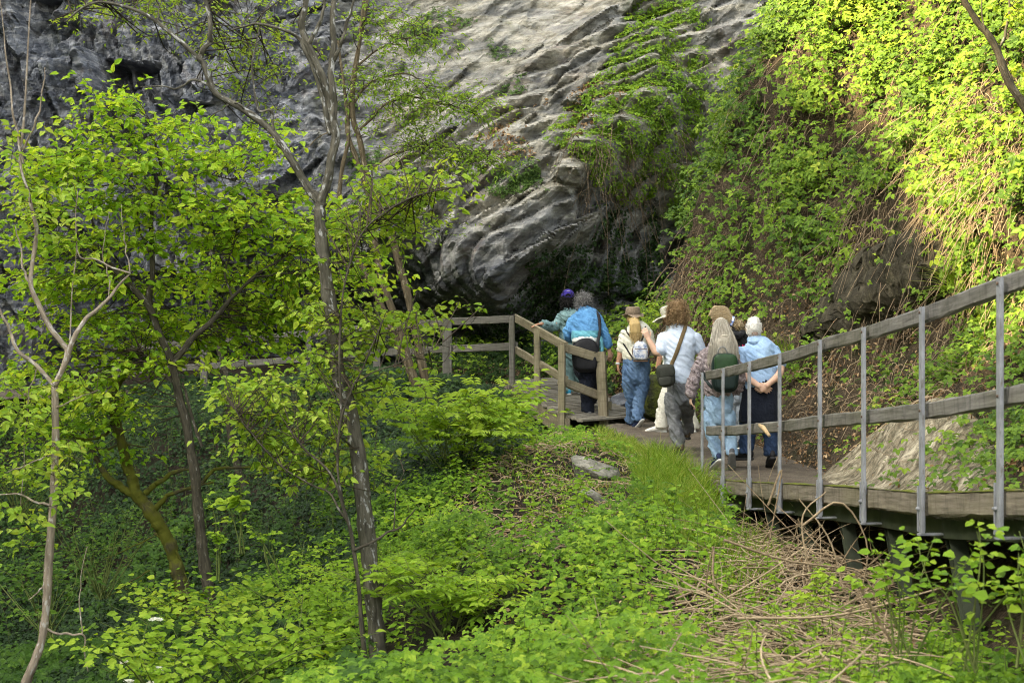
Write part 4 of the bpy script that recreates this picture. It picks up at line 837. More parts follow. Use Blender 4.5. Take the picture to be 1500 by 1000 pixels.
# --- stones
def stone(name, label, px, py, d, rx, ry, rz, rot=0, mat=None, z=None, cat='rock', seed=0, tint=.6):
    n_, m_ = 40, 60; th_ = np.linspace(0, np.pi, n_)[:, None]; ph = np.linspace(0, 2*np.pi, m_)[None]
    u = np.stack([np.sin(th_)*np.cos(ph), np.sin(th_)*np.sin(ph), np.cos(th_)+0*ph], -1)
    k = np.full((n_, m_), 9.)                                 # a convex block cut by random planes
    rs = np.random.default_rng(seed+5)
    for f in range(16):
        nn_ = unit(rs.normal(size=3)); dd_ = rs.uniform(.62, .95); c_ = (u@nn_); k = np.minimum(k, np.where(c_ > .05, dd_/np.maximum(c_, .05), 9.))
    k = np.minimum(k, 1.15)*(1+.07*fbm(u*2.3+seed, 4, seed)); v = u*k[..., None]*[rx, ry, rz]
    c, s_ = math.cos(rot), math.sin(rot); v = v@np.array([[c, 0, s_], [0, 1, 0], [-s_, 0, c]]); o = P(px, py, d)
    if z is not None: o[2] = gz_at(o[0], o[1])+z
    gg = Geo(); gg.grid(v+o, np.full((n_, m_), tint)); return tag(gg.build(name, mat or ROCK, smooth=False, base=o), label, cat)
m = M('grey_stone'); n1 = m.noise(m.coord(), 7, 6, .7); m.color(m.ramp(n1, [(.3, (.05, .052, .035)), (.52, (.20, .19, .155)), (.7, (.34, .32, .27))]), .9); m.bump(n1, 1., .04); BANKROCK0 = m.m
m = M('mossy_rock'); n1 = m.noise(m.coord(), 6, 6, .7); c = m.ramp(n1, [(.4, (.03, .03, .026)), (.52, (.05, .06, .015)), (.68, (.10, .12, .02))]); m.color(c, .95); m.bump(m.noise(m.coord(), 40, 4), 1., .03); MOSSROCK = m.m
stone('boulder', 'pale flat-topped boulder bedded in the bare slope below the path', 868, 698, 18.4, .27, .22, .19, -.3, z=.06, seed=3, mat=BANKROCK0)
stone('boulder', 'smaller low grey stone just below the flat-topped boulder', 868, 736, 17.0, .2, .15, .10, -.25, z=.05, seed=8, mat=BANKROCK0)
stone('boulder', 'small rounded pebble-like stone left of the grass', 845, 748, 16.6, .06, .06, .05, 0, z=.02, seed=12)
stone('boulder', 'mossy dark boulder at the foot of the bank behind the beige-hatted woman', 962, 592, 23.8, .34, .34, .36, .3, seed=15, mat=MOSSROCK)
stone('boulder', 'grey wet-looking stone beside the right edge of the footbridge', 912, 590, 24.6, .2, .2, .14, .2, seed=17, tint=.15)
# rock showing through the hillside
def outcrop(name, label, poly, amp, mat, tint, seed, cells=(1.2, .25), ang=35, ridge=.05):
    cx_, cy_ = np.mean([q[0] for q in poly]), np.mean([q[1] for q in poly]); ins = inpoly(HPX, HPY, poly)&(tt > .13)[None]
    rows = np.where(ins.any(1))[0]; cols = np.where(ins.any(0))[0]; i0, i1, j0, j1 = max(rows[0]-4, 0), rows[-1]+5, max(cols[0]-4, 0), cols[-1]+5
    V = HV[i0:i1, j0:j1].copy(); Nn = HN[i0:i1, j0:j1]; w_ = ins[i0:i1, j0:j1].astype(float)
    for _ in range(7):
        q = w_.copy(); q[1:-1, 1:-1] = (w_[:-2, 1:-1]+w_[2:, 1:-1]+w_[1:-1, :-2]+w_[1:-1, 2:])/4; w_ = q
    W2 = []
    V = np.repeat(np.repeat(V, 1, 0), 1, 1)
    a = math.radians(ang); A_ = V[..., 0]*math.cos(a)*.6-V[..., 1]*.8*math.cos(a)*.0+V[..., 2]*math.sin(a)+V[..., 1]*.35; B_ = -V[..., 0]*math.sin(a)+V[..., 2]*math.cos(a)
    f_, _ = facets(A_/cells[0], B_/cells[1], seed, 1., 1.2, .15); f2_, _ = facets(A_/cells[0]*3, B_/cells[1]*3, seed+9, .35, .5, .25)
    V = V+Nn*((w_*amp+ridge*(f_+f2_)*np.clip(w_*3, 0, 1)-.12*(1-np.clip(w_*4, 0, 1)))[..., None])
    gg = Geo(); gg.grid(V, np.full(V.shape[:2], tint)); o = V.reshape(-1, 3).mean(0); return tag(gg.build(name, mat, smooth=False, base=o), label, 'rock')
m = M('bank_rock'); co = m.coord(None, (3.0, 1.2, 3.0), (0, R(38), 0)); co = m.coord(None, (3.4, 3.4, 1.1), (0, R(-48), 0)); st = m.noise(co, 1.5, 8, .66, .9); fn = m.noise(m.coord(), 20, 5, .7)
c = m.ramp(st, [(.3, (.035, .03, .02)), (.48, (.20, .17, .115)), (.66, (.47, .42, .31))]); c = m.mix(m.ramp(fn, [(.34, (.8, .8, .8)), (.52, (0, 0, 0))]), c, (.04, .036, .022)); m.color(c, .9); m.bump(m.mix(.5, st, fn), 1., .05); BANKROCK = m.m
outcrop('rock_slab', 'pale ribbed rock slab sloping down to the boardwalk behind the steel posts', [(1180,722),(1280,640),(1380,585),(1430,620),(1460,690),(1480,740),(1400,760),(1230,760)], .06, BANKROCK, .7, 301, (2.6, .30), 40, .05)
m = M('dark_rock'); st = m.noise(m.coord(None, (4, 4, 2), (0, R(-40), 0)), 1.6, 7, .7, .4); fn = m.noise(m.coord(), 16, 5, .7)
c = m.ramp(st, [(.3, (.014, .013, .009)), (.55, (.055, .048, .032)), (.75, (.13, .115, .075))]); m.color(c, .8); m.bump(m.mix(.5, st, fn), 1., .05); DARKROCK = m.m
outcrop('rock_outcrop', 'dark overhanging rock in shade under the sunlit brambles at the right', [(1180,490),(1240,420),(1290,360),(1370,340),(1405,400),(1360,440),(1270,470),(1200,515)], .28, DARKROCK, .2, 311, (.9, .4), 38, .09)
# --- ferns and shrubs
def fern(name, label, o, nf, L, mat, up=.9, group=None):
    t = thing(name, label, 'fern', tuple(o), group); gl, gs = Geo(), Geo()
    for i in range(nf):
        a = i/nf*2*np.pi+rng.normal(0, .2); d = np.array([np.cos(a), np.sin(a), 0]); l = L*rng.uniform(.7, 1.2); tq = np.linspace(0, 1, 12)[:, None]
        c = o+d*l*.75*tq+UPV*l*(up*tq-.75*tq*tq); gs.tube(c, np.linspace(.005, .0015, 12), 4, .4, cap=False)
        tg = unit(np.gradient(c, axis=0)); sd = unit(np.cross(tg, UPV)); nr = np.cross(sd, tg)
        f = np.linspace(.15, 1, 22); p = interp(f, tq[:, 0], c); S1 = interp(f, tq[:, 0], sd); T1 = interp(f, tq[:, 0], tg); N1 = interp(f, tq[:, 0], nr)
        ln = l*.24*np.sin(np.pi*np.clip(f*.85+.12, 0, 1))**.8
        for s_ in (-1, 1): gl.leaves(p, S1*s_+T1*.35-UPV*.15, N1, ln, .2, .02, .1, np.clip(rng.normal(.5, .12, 22), 0, 1))
    gs.build('stalks', S_GREEN, t); gl.build('fronds', mat, t, smooth=False); return t
def cpt(px, py, out=.05): q = cliff_pt(px, py).copy(); q[1] -= out; return q
fern('fern', 'large dark fern arching in the hollow above the walkers', cpt(935,445), 9, .75, LF_DARK)
fern('fern', 'smaller dark fern left of the large one in the hollow', cpt(890,425), 7, .5, LF_DARK)
def gpt(px, py, d): q = P(px, py, d); q[2] = gz_at(q[0], q[1]); return q
fern('fern', 'bright fern low on the slope right of the lichen-spotted trunk', gpt(640,850,15), 8, .55, C_SHRUB)
def shrub(name, label, o, h, w_, nst, nl, size, mat, tone=(.3, .9), wr=.6, cat='shrub', group=None, lean=(0, 0), flowers=(), pinn=False, stem=.008):
    t = thing(name, label, cat, tuple(o), group); gs, gl = Geo(), Geo()
    for i in range(nst):
        e = o+np.array([rng.normal(0, w_*.5)+lean[0], rng.normal(0, w_*.5)+lean[1], h*rng.uniform(.5, 1.1)]); mid = o*.45+e*.55+np.array([*rng.normal(0, w_*.12, 2), h*.12])
        c = smoothpath([o+np.array([*rng.normal(0, .04, 2), -.06]), mid, e], 12); gs.tube(c, np.linspace(stem, stem*.25, 12), 5, rng.random(), cap=False)
        k_ = max(2, nl//nst); f = rng.uniform(.25, 1, k_)**.8; p = interp(f, np.linspace(0, 1, 12), c); a = rng.random(k_)*2*np.pi
        d = np.stack([np.cos(a), np.sin(a), rng.uniform(-.1, .5, k_)], -1); ll = rng.uniform(.3, 1, k_)[:, None]*w_*.3; q = p+d*ll
        nr = unit(UPV*.9+TOCAM+rng.normal(0, .35, (k_, 3))); tn = np.clip(rng.uniform(*tone)+.25*(f-.5)+rng.normal(0, .12, k_), 0, 1)
        if pinn:
            for j in range(k_):
                sq = np.linspace(.35, 1, 4)[:, None]; pp = p[j]+(q[j]-p[j])*sq*1.5; s_ = unit(np.cross(d[j], UPV)); gs.tube([p[j], pp[-1]], .002, 4, .5, cap=False)
                for sg in (-1, 1): gl.leaves(pp[:3], unit(s_*sg+d[j]*.5)-UPV*.25, np.repeat(nr[j:j+1], 3, 0), size*rng.uniform(.8, 1.1), .42, .06, .15, tn[j])
                gl.leaves(pp[3:], unit(d[j:j+1]-UPV*.2), nr[j:j+1], size*1.1, .42, .06, .15, tn[j])
        else:
            gl.leaves(q, unit(d-UPV*.25), nr, size*rng.uniform(.55, 1.2, k_), wr, .08, .15, tn)
            gl.leaves(q-d*ll*.5, unit(np.cross(d, UPV)+d*.4-UPV*.2), nr, size*rng.uniform(.5, 1.0, k_), wr, .08, .15, tn)
    gs.build('stems', S_GREEN, t); gl.build('foliage', mat, t, smooth=False)
    for fo, fr in flowers:
        fg = Geo(); m_ = 90; a = rng.random(m_)*2*np.pi; rr = np.sqrt(rng.random(m_))*fr; p = fo+np.stack([np.cos(a)*rr, np.sin(a)*rr, .35*fr*(1-(rr/fr)**2)+rng.normal(0, .003, m_)], -1)
        for j in range(4): b = rng.random(m_)*6.3; fg.leaves(p, np.stack([np.cos(b), np.sin(b), .3+0*b], -1), np.repeat((UPV*.7+TOCAM)[None], m_, 0), .014, .9, .05, 0, rng.random(m_))
        fg.build('flower_head', WHITEF, t, smooth=False)
    return t
WHITEF = leafmat('white_flower', (.6, .62, .5), (.78, .78, .7), (.85, .85, .8), .2)
shrub('elder_shrub', 'bright yellow-green shrub with feathery leaves on the slope below the fence corner', gpt(665,745,19), 1.0, 1.0, 26, 300, .10, C_SHRUB, (.45, 1), pinn=True)
shrub('elder_shrub', 'low spreading shrub of pointed bright leaves right of the lichen-spotted trunk base', gpt(655,930,13), .5, .75, 20, 230, .075, C_SHRUB, (.3, .9), pinn=True)
shrub('maple_sapling', 'maple seedling with broad fresh leaves beside the bridge edge', gpt(745,650,22.5), .55, .45, 9, 80, .13, C_SHRUB, (.2, .7), wr=.95, cat='plant')
shrub('woodland_plant', 'loose fresh plant in front of the dark gap under the bridge', gpt(700,640,22.6), .5, .6, 10, 130, .075, C_SHRUB, (.2, .8), cat='plant')
shrub('woodland_plant', 'tuft of green plants under the thick fence post left of the bridge', gpt(600,640,22.5), .45, .8, 12, 150, .07, C_SHRUB, (.1, .7), cat='plant')
fl = [(P(228,908,13.6), .05), (P(233,980,13.2), .042), (P(188,998,13.2), .035), (P(222,1001,13.0), .035), (P(183,970,13.4), .03)]
shrub('viburnum_bush', 'bush with white flower heads and broad light leaves at the bottom left', P(255,1060,13.3), .85, 1.0, 26, 300, .085, C_SHRUB, (.35, .95), wr=.75, flowers=fl)
shrub('viburnum_bush', 'leafy bush without flowers just right of the white-flowered one', P(390,1040,13.6), .85, 1.1, 24, 300, .085, C_SHRUB, (.3, .85), wr=.75)
shrub('viburnum_bush', 'green leafy bush at the foot of the moss-covered tree', P(330,930,16.5), .5, 1.1, 20, 260, .08, C_BRAMBLE, (.3, .9), wr=.75)
for (x, y, d, h, w_, lb) in ((150,800,20,1.1,1.1,'shadowed leafy bush between the pale sapling and the mossy tree'), (70,870,18,.8,1.0,'dark leafy bush behind the lower pale trunk'), (100,620,21,1.0,1.2,'green leafy bush behind the fork of the pale sapling'), (30,700,19,.8,.9,'leafy bush at the left edge beside the rock face')):
    shrub('woodland_shrub', lb, P(x, y+h*1250/d, d), h, w_, 18, 260, .07, LF_DARK if y > 750 else C_BRAMBLE, (.3, 1), wr=.65)
for (x, y, d, h, w_, lb) in ((235,830,18.8,.75,.5,'slim leafy sapling just left of the mossy trunk base'), (450,820,16.5,.7,.7,'loose leafy shrub between the brown bank trunk and the lichen-spotted trunk'), (480,900,14.6,.5,.6,'low leafy shrub left of the lichen-spotted trunk base'), (620,800,16.5,.55,.6,'leafy shrub right of the lichen-spotted trunk in mid slope')):
    shrub('woodland_shrub', lb, gpt(x, y, d), h, w_, 14, 170, .068, C_SHRUB if x > 400 else C_BRAMBLE, (.15, .95), wr=.65)
shrub('upright_plant', 'tall leafy shoot with rounded bright leaves standing before the ivy bank', P(352,800,15.5), .62, .18, 3, 36, .085, C_SHRUB, (.5, .95), wr=.85, cat='plant')
shrub('upright_plant', 'narrow leafy shoot left of the tall rounded-leaf shoot', P(322,840,16), .7, .15, 3, 34, .06, C_SHRUB, (.4, .9), wr=.85, cat='plant')
shrub('upright_plant', 'thin leafy shoot low beside the thin brown bank trunk', P(395,830,16), .45, .2, 3, 26, .06, C_SHRUB, (.4, .9), wr=.85, cat='plant')
shrub('upright_plant', 'bright little shrub growing behind the beige hat', P(945,505,24.8), .62, .3, 8, 100, .05, C_SHRUB, (.5, 1), wr=.8, cat='plant')
shrub('foreground_plant', 'blurred leafy plant before the second boardwalk leg from the right', P(1325,965,8.2), .55, .34, 7, 70, .06, C_SHRUB, (.2, .7), wr=.75, cat='plant', stem=.006)
shrub('foreground_plant', 'blurred leafy plant climbing past the rightmost boardwalk leg', P(1425,960,7.6), .55, .32, 7, 64, .055, C_BRAMBLE, (.2, .8), wr=.8, cat='plant', stem=.006)
shrub('foreground_plant', 'large-leafed blurred plant at the right edge under the boardwalk', P(1500,960,7.2), .45, .3, 6, 50, .065, C_BRAMBLE, (.3, .8), wr=.85, cat='plant', stem=.006)
shrub('foreground_plant', 'small yellow-green sprout among the dead bramble stems', P(1180,905,10.2), .3, .2, 4, 30, .07, C_SHRUB, (.5, 1), wr=.5, cat='plant', stem=.005)
shrub('bridge_seedling', 'tiny seedling growing through the bridge planks at its near post', P(826,612,23.0)+[.12, .1, .02], .14, .14, 3, 9, .07, C_SHRUB, (.3, .6), wr=.7, cat='plant', stem=.003)
# ================================================================ the eight walkers, all seen from behind
def loft(g, pts, rx, ry, fwd=(0, 1, 0), seg=18, round_=True):
    """closed tube with oval sections: rx to the side, ry along fwd"""
    pts = np.asarray(pts, float); n = len(pts); rx = np.broadcast_to(np.asarray(rx, float), (n,)).copy(); ry = np.broadcast_to(np.asarray(ry, float), (n,)).copy()
    t = unit(np.gradient(pts, axis=0)); fwd = np.asarray(fwd, float)
    if round_:
        e0 = min(rx[0], ry[0]); e1 = min(rx[-1], ry[-1])
        pts = np.vstack([pts[0]-t[0]*e0*.62, pts[0]-t[0]*e0*.4, pts, pts[-1]+t[-1]*e1*.4, pts[-1]+t[-1]*e1*.62])
        rx = np.r_[rx[0]*.45, rx[0]*.82, rx, rx[-1]*.82, rx[-1]*.45]; ry = np.r_[ry[0]*.45, ry[0]*.82, ry, ry[-1]*.82, ry[-1]*.45]
        t = np.vstack([t[0], t[0], t, t[-1], t[-1]]); n += 4
    V = []; a = np.arange(seg)/seg*2*np.pi; last = None
    for i in range(n):
        s = np.cross(t[i], fwd) if abs(t[i]@fwd) < .92 else (last if last is not None else np.cross(t[i], [0, 0, 1.]))
        s = unit(s-t[i]*(s@t[i])); last = s; f = np.cross(s, t[i]); V.append(pts[i]+rx[i]*np.cos(a)[:, None]*s+ry[i]*np.sin(a)[:, None]*f)
    V = np.vstack(V+[pts[:1], pts[-1:]]); i = np.arange(n-1)[:, None]*seg; k = np.arange(seg)[None]; k2 = (k+1) % seg
    q = np.stack([i+k, i+k2, i+seg+k2, i+seg+k], -1).reshape(-1, 4); b = n*seg; kk = np.arange(seg); k2 = (kk+1) % seg
    tri = np.vstack([np.stack([np.full(seg, b), k2, kk], 1), np.stack([np.full(seg, b+1), (n-1)*seg+kk, (n-1)*seg+k2], 1)])
    g.add(V, q, tri)
def ball(g, c, r, ax=((1, 0, 0), (0, 1, 0), (0, 0, 1)), n=16, p=2.0, fn=None):
    th = np.linspace(0, np.pi, n)[:, None]; ph = np.linspace(0, 2*np.pi, 2*n, endpoint=False)[None]
    sp = lambda x: np.sign(x)*np.abs(x)**(2/p)
    u = np.stack([sp(np.sin(th))*sp(np.cos(ph)), sp(np.sin(th))*sp(np.sin(ph)), sp(np.cos(th))+0*ph], -1)*np.asarray(r)
    if fn: u = fn(u)
    V = np.asarray(c)+u@np.asarray(ax, float); m_ = 2*n; i = np.arange(n-1)[:, None]*m_; k = np.arange(m_)[None]; k2 = (k+1) % m_
    g.add(V.reshape(-1, 3), np.stack([i+k, i+m_+k, i+m_+k2, i+k2], -1).reshape(-1, 4))
def remesh(g, vox, it=3, fold=None):
    me = bpy.data.meshes.new('tmp'); V = np.vstack(g.v)
    F = [tuple(f) for q in g.q for f in q.tolist()]+[tuple(f) for q in g.t for f in q.tolist()]
    c0 = V.mean(0); me.from_pydata((V-c0).tolist(), [], F); o = bpy.data.objects.new('tmp', me); COL.objects.link(o)
    md = o.modifiers.new('r', 'REMESH'); md.mode = 'VOXEL'; md.voxel_size = vox
    if it: sm = o.modifiers.new('s', 'SMOOTH'); sm.factor = .5; sm.iterations = it
    dg = bpy.context.evaluated_depsgraph_get(); m2 = bpy.data.meshes.new_from_object(o.evaluated_get(dg))
    n = len(m2.vertices); v = np.empty(n*3, np.float32); m2.vertices.foreach_get('co', v); v = v.reshape(-1, 3).astype(float)+c0
    nn = np.empty(n*3, np.float32); m2.vertices.foreach_get('normal', nn); nn = nn.reshape(-1, 3).astype(float)
    q = np.array([list(p.vertices) for p in m2.polygons if len(p.vertices) == 4], int)
    bpy.data.objects.remove(o); bpy.data.meshes.remove(me); bpy.data.meshes.remove(m2)
    if fold: v = v+nn*fold(v)[:, None]
    return v, q, nn
def mesh_of(v, q, name, mat, parent, tint=0.):
    g = Geo(); g.add(v, q, tint=tint); return g.build(name, mat, parent)
def folds(amp, fx=7, fz=24, sl=.6, seed=0):
    def f(v):
        p = np.stack([v[:, 0]*fx, v[:, 1]*fx, v[:, 2]*fz+sl*fx*v[:, 0]*2], -1); a = fbm(p, 3, 200+seed); return 1.5*amp*(1-3.6*np.abs(a))*.9+amp*.6*fbm(v*32, 3, 210+seed)
    return f
class Surf:
    def __init__(s, v, q, n): s.v, s.q, s.n = v, q, n; s.px, s.py = proj(v); s.front = n[:, 1] < .15
    def at(s, px, py, off=.006):
        d = (s.px-px)**2+(s.py-py)**2+np.where(s.front, 0, 1e6)+(s.v[:, 1]-s.v[:, 1].min())*2; i = np.argmin(d); n = unit(s.n[i]*[1, 1, .3]); p = P(px, py, s.v[i, 1]) if d[i] < 30 else s.v[i]
        return p+n*off
    def patch(s, poly, off=.005):
        k = inpoly(s.px, s.py, poly)&(s.n[:, 1] < .1); f = s.q[k[s.q].all(1)]; u, inv = np.unique(f, return_inverse=True); return s.v[u]+s.n[u]*off, inv.reshape(-1, 4)
def strap(g, pts, w_, th_=.006):
    c = smoothpath(pts, 20); loft(g, c, w_/2, th_, (0, 1, 0), 8, False)
def hand(g, wr, d, back, thumb, curl=.5, s=1.):
    """palm, four jointed fingers of different lengths and a thumb; d points along the hand, back out of its back"""
    d = unit(d); back = unit(np.asarray(back, float)-d*np.dot(back, d)); sd = unit(thumb-d*np.dot(thumb, d)-back*np.dot(thumb, back)); wr = np.asarray(wr, float)
    loft(g, [wr, wr+d*.03*s, wr+d*.065*s, wr+d*.09*s], np.array([.026, .036, .041, .038])*s, np.array([.02, .017, .015, .012])*s, back, 14)
    for k, (o, L_) in enumerate(((.031, .072), (.0105, .08), (-.0105, .075), (-.031, .058))):
        p = wr+d*.086*s+sd*o*s; dirv = d+sd*o*2.2; pts = [p-d*.02*s]; a = curl*(.5+.08*k)
        for j, f in enumerate((.45, .32, .27)):
            a_ = a*(j+1)*.9; pts.append(pts[-1]+(unit(dirv)*math.cos(a_)-back*math.sin(a_))*L_*s*(f if j else f+.25))
        loft(g, pts, np.array([.0085, .0085, .008, .0066])*s, np.array([.0085, .0085, .008, .0066])*s, back, 10)
    p = wr+d*.022*s+sd*.026*s; t1 = unit(sd*.8+d*.7-back*.25); pts = [p, p+t1*.036*s, p+t1*.036*s+unit(d*.9+sd*.35-back*.45*curl)*.032*s, p+t1*.036*s+unit(d+sd*.1-back*.8*curl)*.056*s]
    loft(g, pts, np.array([.013, .0115, .0095, .0075])*s, np.array([.012, .0105, .009, .007])*s, back, 10)
def head(g, c, fwd, s=1.):
    f = unit(np.asarray(fwd, float)); r = np.cross(f, UPV); ax = np.array([r, f, UPV])
    def shape(u):
        u = u.copy(); low = np.clip(-u[..., 2]/(.118*s), 0, 1); u[..., 0] *= 1-.28*low**1.5; u[..., 1] += .018*s*low*(1-.2*low); fr = np.clip(u[..., 1]/(.098*s), 0, 1); u[..., 1] -= .012*s*fr*np.clip(u[..., 2]/(.1*s)+.2, 0, 1); return u
    ball(g, c, np.array([.077, .098, .118])*s, ax, 22, 2.15, shape)
    o = lambda x, y, z: c+(r*x+f*y+UPV*z)*s
    loft(g, [o(0, .088, .018), o(0, .104, -.008), o(0, .116, -.026), o(0, .098, -.036)], np.array([.009, .011, .015, .012])*s, np.array([.01, .012, .012, .008])*s, r, 10)
    for x in (-1, 1):
        ball(g, o(x*.080, -.004, -.008), np.array([.011, .022, .034])*s, ax, 10)                 # ears
        ball(g, o(x*.031, .083, .022), np.array([.017, .010, .011])*s, ax, 8)                    # eyelids
        ball(g, o(x*.032, .084, .042), np.array([.026, .009, .007])*s, ax, 8)                    # brow
    ball(g, o(0, .099, -.058), np.array([.026, .008, .006])*s, ax, 8); ball(g, o(0, .098, -.069), np.array([.022, .009, .007])*s, ax, 8); ball(g, o(0, .092, -.095), np.array([.024, .018, .018])*s, ax, 8)
def skinmat(name, c):
    m = M(name); n = m.noise(m.coord(), 30, 4); m.color(m.ramp(n, [(.3, tuple(x*.82 for x in c)), (.7, c)]), .55); m.b.inputs['Subsurface Weight'].default_value = .08; m.b.inputs['Subsurface Radius'].default_value = (.02, .008, .005); return m.m
def hairmat(name, a, b, c=None):
    m = M(name); t = m.attr('tint'); n = m.noise(m.coord(None, (60, 60, 8)), 2, 4); m.color(m.mix(.45, m.ramp(t, [(0, a), (.6, b), (1, c or b)]), m.ramp(n, [(.3, a), (.7, b)])), .5); return m.m
def curls(g, shell, n, L_, r, curl=.012, down=.7):
    v, q, nn = shell; idx = rng.choice(len(v), n); t = np.linspace(0, 1, 9)[:, None]
    for i in idx:
        d = unit(nn[i]*.55-UPV*down+rng.normal(0, .35, 3)); s = unit(np.cross(d, nn[i]+.01)); u = np.cross(d, s); ph = rng.random()*6.3; l = L_*rng.uniform(.5, 1.3)
        c = v[i]-nn[i]*.008+d*l*t+nn[i]*.012*np.sin(t*np.pi)+curl*(s*np.cos(t*9+ph)+u*np.sin(t*9+ph))*np.minimum(1, t*3); g.tube(c, np.linspace(r, r*.5, 9), 4, rng.random(), cap=False)
def long_hair(g, d, s, roots, ends, n, r=.0032, bulge=.03, wave=.006):
    """strands from px points along roots to px points along ends"""
    t = np.linspace(0, 1, 10)[:, None]
    for i in range(n):
        f = rng.random(); a = interp(f, np.linspace(0, 1, len(roots)), roots); b = interp(np.clip(f+rng.normal(0, .12), 0, 1), np.linspace(0, 1, len(ends)), ends)
        k = rng.random()*.9+.1; p0 = P(a[0]+rng.normal(0, .5), a[1]+rng.normal(0, 1), d+a[2]); p1 = P(b[0]+rng.normal(0, 1), b[1]+rng.normal(0, 3.5), d+b[2])+[0, rng.uniform(-.02, .03), 0]
        c = p0+(p1-p0)*t; out = np.sin(t*np.pi)*bulge*np.array([np.sign(p1[0]-p0[0])*.5, -1, 0])*k; ph = rng.random()*6.3
        g.tube(c+out+wave*np.concatenate([np.sin(t*7+ph), np.cos(t*5+ph), 0*t], 1)*t, np.linspace(r, r*.6, 10), 4, rng.random(), cap=False)
def shoe(parent, ankle, hd, pitch, mu, ms, s=1., laces=None, tall=0.):
    h = unit(np.array([hd[0], hd[1], 0])); a = R(pitch); f = h*math.cos(a)-UPV*math.sin(a); u = h*math.sin(a)+UPV*math.cos(a); o = ankle-u*.088*s
    c = lambda x, z: o+(f*x+u*z)*s; g = Geo()
    x = np.array([-.062, -.03, .02, .08, .13, .175, .205]); hh = np.array([.042, .047, .046, .038, .030, .025, .017]); ww = np.array([.030, .036, .037, .042, .045, .040, .024])
    loft(g, [c(a_, b_+.018) for a_, b_ in zip(x, hh)], ww*s, hh*s, u, 16); loft(g, [c(-.005, .06), c(-.008, .10+tall)], np.array([.041, .042])*s, np.array([.046, .046])*s, f, 14, False)
    v, q, n = remesh(g, .008, 3); so = mesh_of(v, q, 'shoe', mu, parent); g = Geo()
    loft(g, [c(a_, .013) for a_ in (-.068, -.03, .02, .08, .13, .175, .212)], np.array([.030, .040, .039, .045, .049, .043, .022])*s, np.full(7, .0145)*s, u, 12); g.build('sole', ms, so)
    if laces: g = Geo(); [g.tube([c(.05+.02*k, .085-.012*k)-np.cross(f, u)*.03*s, c(.055+.02*k, .098-.012*k), c(.05+.02*k, .085-.012*k)+np.cross(f, u)*.03*s], .004, 5) for k in range(4)]; g.build('laces', laces, so)
def walker(d, label, fwd, hd, torso, arms, legs, skin, shirt, sleeve, hem, pants, shoes, hands, ease=.012, pease=.014, shoulder=.055, hs=1., prad=None, group=None, foldamp=.007, pfold=.010, head_dd=0, neck=True, cuff=None, armr=None):
    s = d/FP; q = lambda p: P(p[0], p[1], d+(p[2] if len(p) > 2 else 0)); foot = np.mean([q(l[-1]) for l in legs], 0)-[0, 0, .09]
    t = thing('person', label, 'person', tuple(foot)); f3 = unit(np.array([fwd[0], fwd[1], 0.]))
    torso = [tuple(r_) for r_ in smoothpath(np.array([(*a[:4], a[4] if len(a) > 4 else 0) for a in torso], float), 26)]; T = np.array([P(a[0], a[1], d+a[4]) for a in torso]); hw = np.array([a[2]*s for a in torso])*.95; hdm = np.array([a[3] for a in torso])
    A = [smoothpath([q(p) for p in a], 15) for a in arms]; Lg = [smoothpath([q(p) for p in l], 15) for l in legs]; Lt = [np.vstack([l[0]*.55+T[1]*.45, l]) for l in Lg]; hc = P(hd[0], hd[1], d+head_dd)
    ar = np.interp(np.linspace(0, 1, 15), [0, .25, .5, .65, 1], armr or [.050, .046, .039, .039, .026]); lr = np.minimum(np.interp(np.linspace(0, 1, 15), [0, .25, .5, .62, 1], [.072, .064, .050, .050, .036]), np.interp(np.linspace(0, 1, 15), [0, .25, .5, .62, 1], prad or [.098, .085, .066, .064, .066])-.016)
    g = Geo(); head(g, hc, hd[2] if len(hd) > 2 else f3, hs)
    loft(g, [T[-1]-[0, 0, .04], T[-1]*.5+hc*.5-[0, 0, .02], hc-[0, 0, .05]], [.066, .055, .055], [.06, .056, .056], f3); loft(g, T, hw*np.linspace(.74, .86, len(hw)), hdm*np.linspace(.74, .84, len(hw)), f3, 22)
    for a in A: loft(g, a, ar, ar, f3, 14)
    for l in Lg: loft(g, l, lr, lr, f3, 14)
    for h_, a in zip(hands, A):
        if h_: hand(g, a[-1]-unit(a[-1]-a[-2])*.012, *h_)
    v, qq, n = remesh(g, .0065, 2); mesh_of(v, qq, 'body', skin, t)
    # trousers
    pr = np.interp(np.linspace(0, 1, 15), [0, .25, .5, .62, 1], prad or [.098, .085, .066, .064, .066]); g = Geo(); k = [i for i in range(len(torso)) if torso[i][1] > hem-8]; k = k if len(k) > 2 else [0, 1, 2]
    loft(g, T[k], hw[k]*.97, hdm[k]*.97, f3, 22)
    for l in Lt: loft(g, np.vstack([l, l[-1]-[0, 0, .018]]), np.r_[pr[0]*.97, pr, pr[-1]], np.r_[pr[0]*.97, pr, pr[-1]], f3, 18, False)
    pv_ = remesh(g, .0105, 5, folds(pfold, 7, 11, 1.0, int(d*10))); mesh_of(*pv_[:2], 'trousers', pants, t)
    # shirt
    g = Geo(); k = [i for i in range(len(torso)) if torso[i][1] <= hem+1]; loft(g, T[k], hw[k]+ease, hdm[k]+ease, f3, 24)
    for a, sl in zip(A, sleeve):
        j = max(3, int(sl*15)); e_ = np.linspace(ease*.6, ease*1.0+.002, j); loft(g, a[:j], ar[:j]+e_, ar[:j]+e_, f3, 16, True)
    sv_ = remesh(g, .0095, 3, folds(foldamp, 6, 15, .9, int(d*7))); mesh_of(*sv_[:2], 'shirt', shirt, t)
    for l, sh in zip(Lg, shoes): shoe(t, l[-1]+[0, 0, .0], *sh)
    return t, Surf(*sv_), Surf(*pv_), hc, T, A
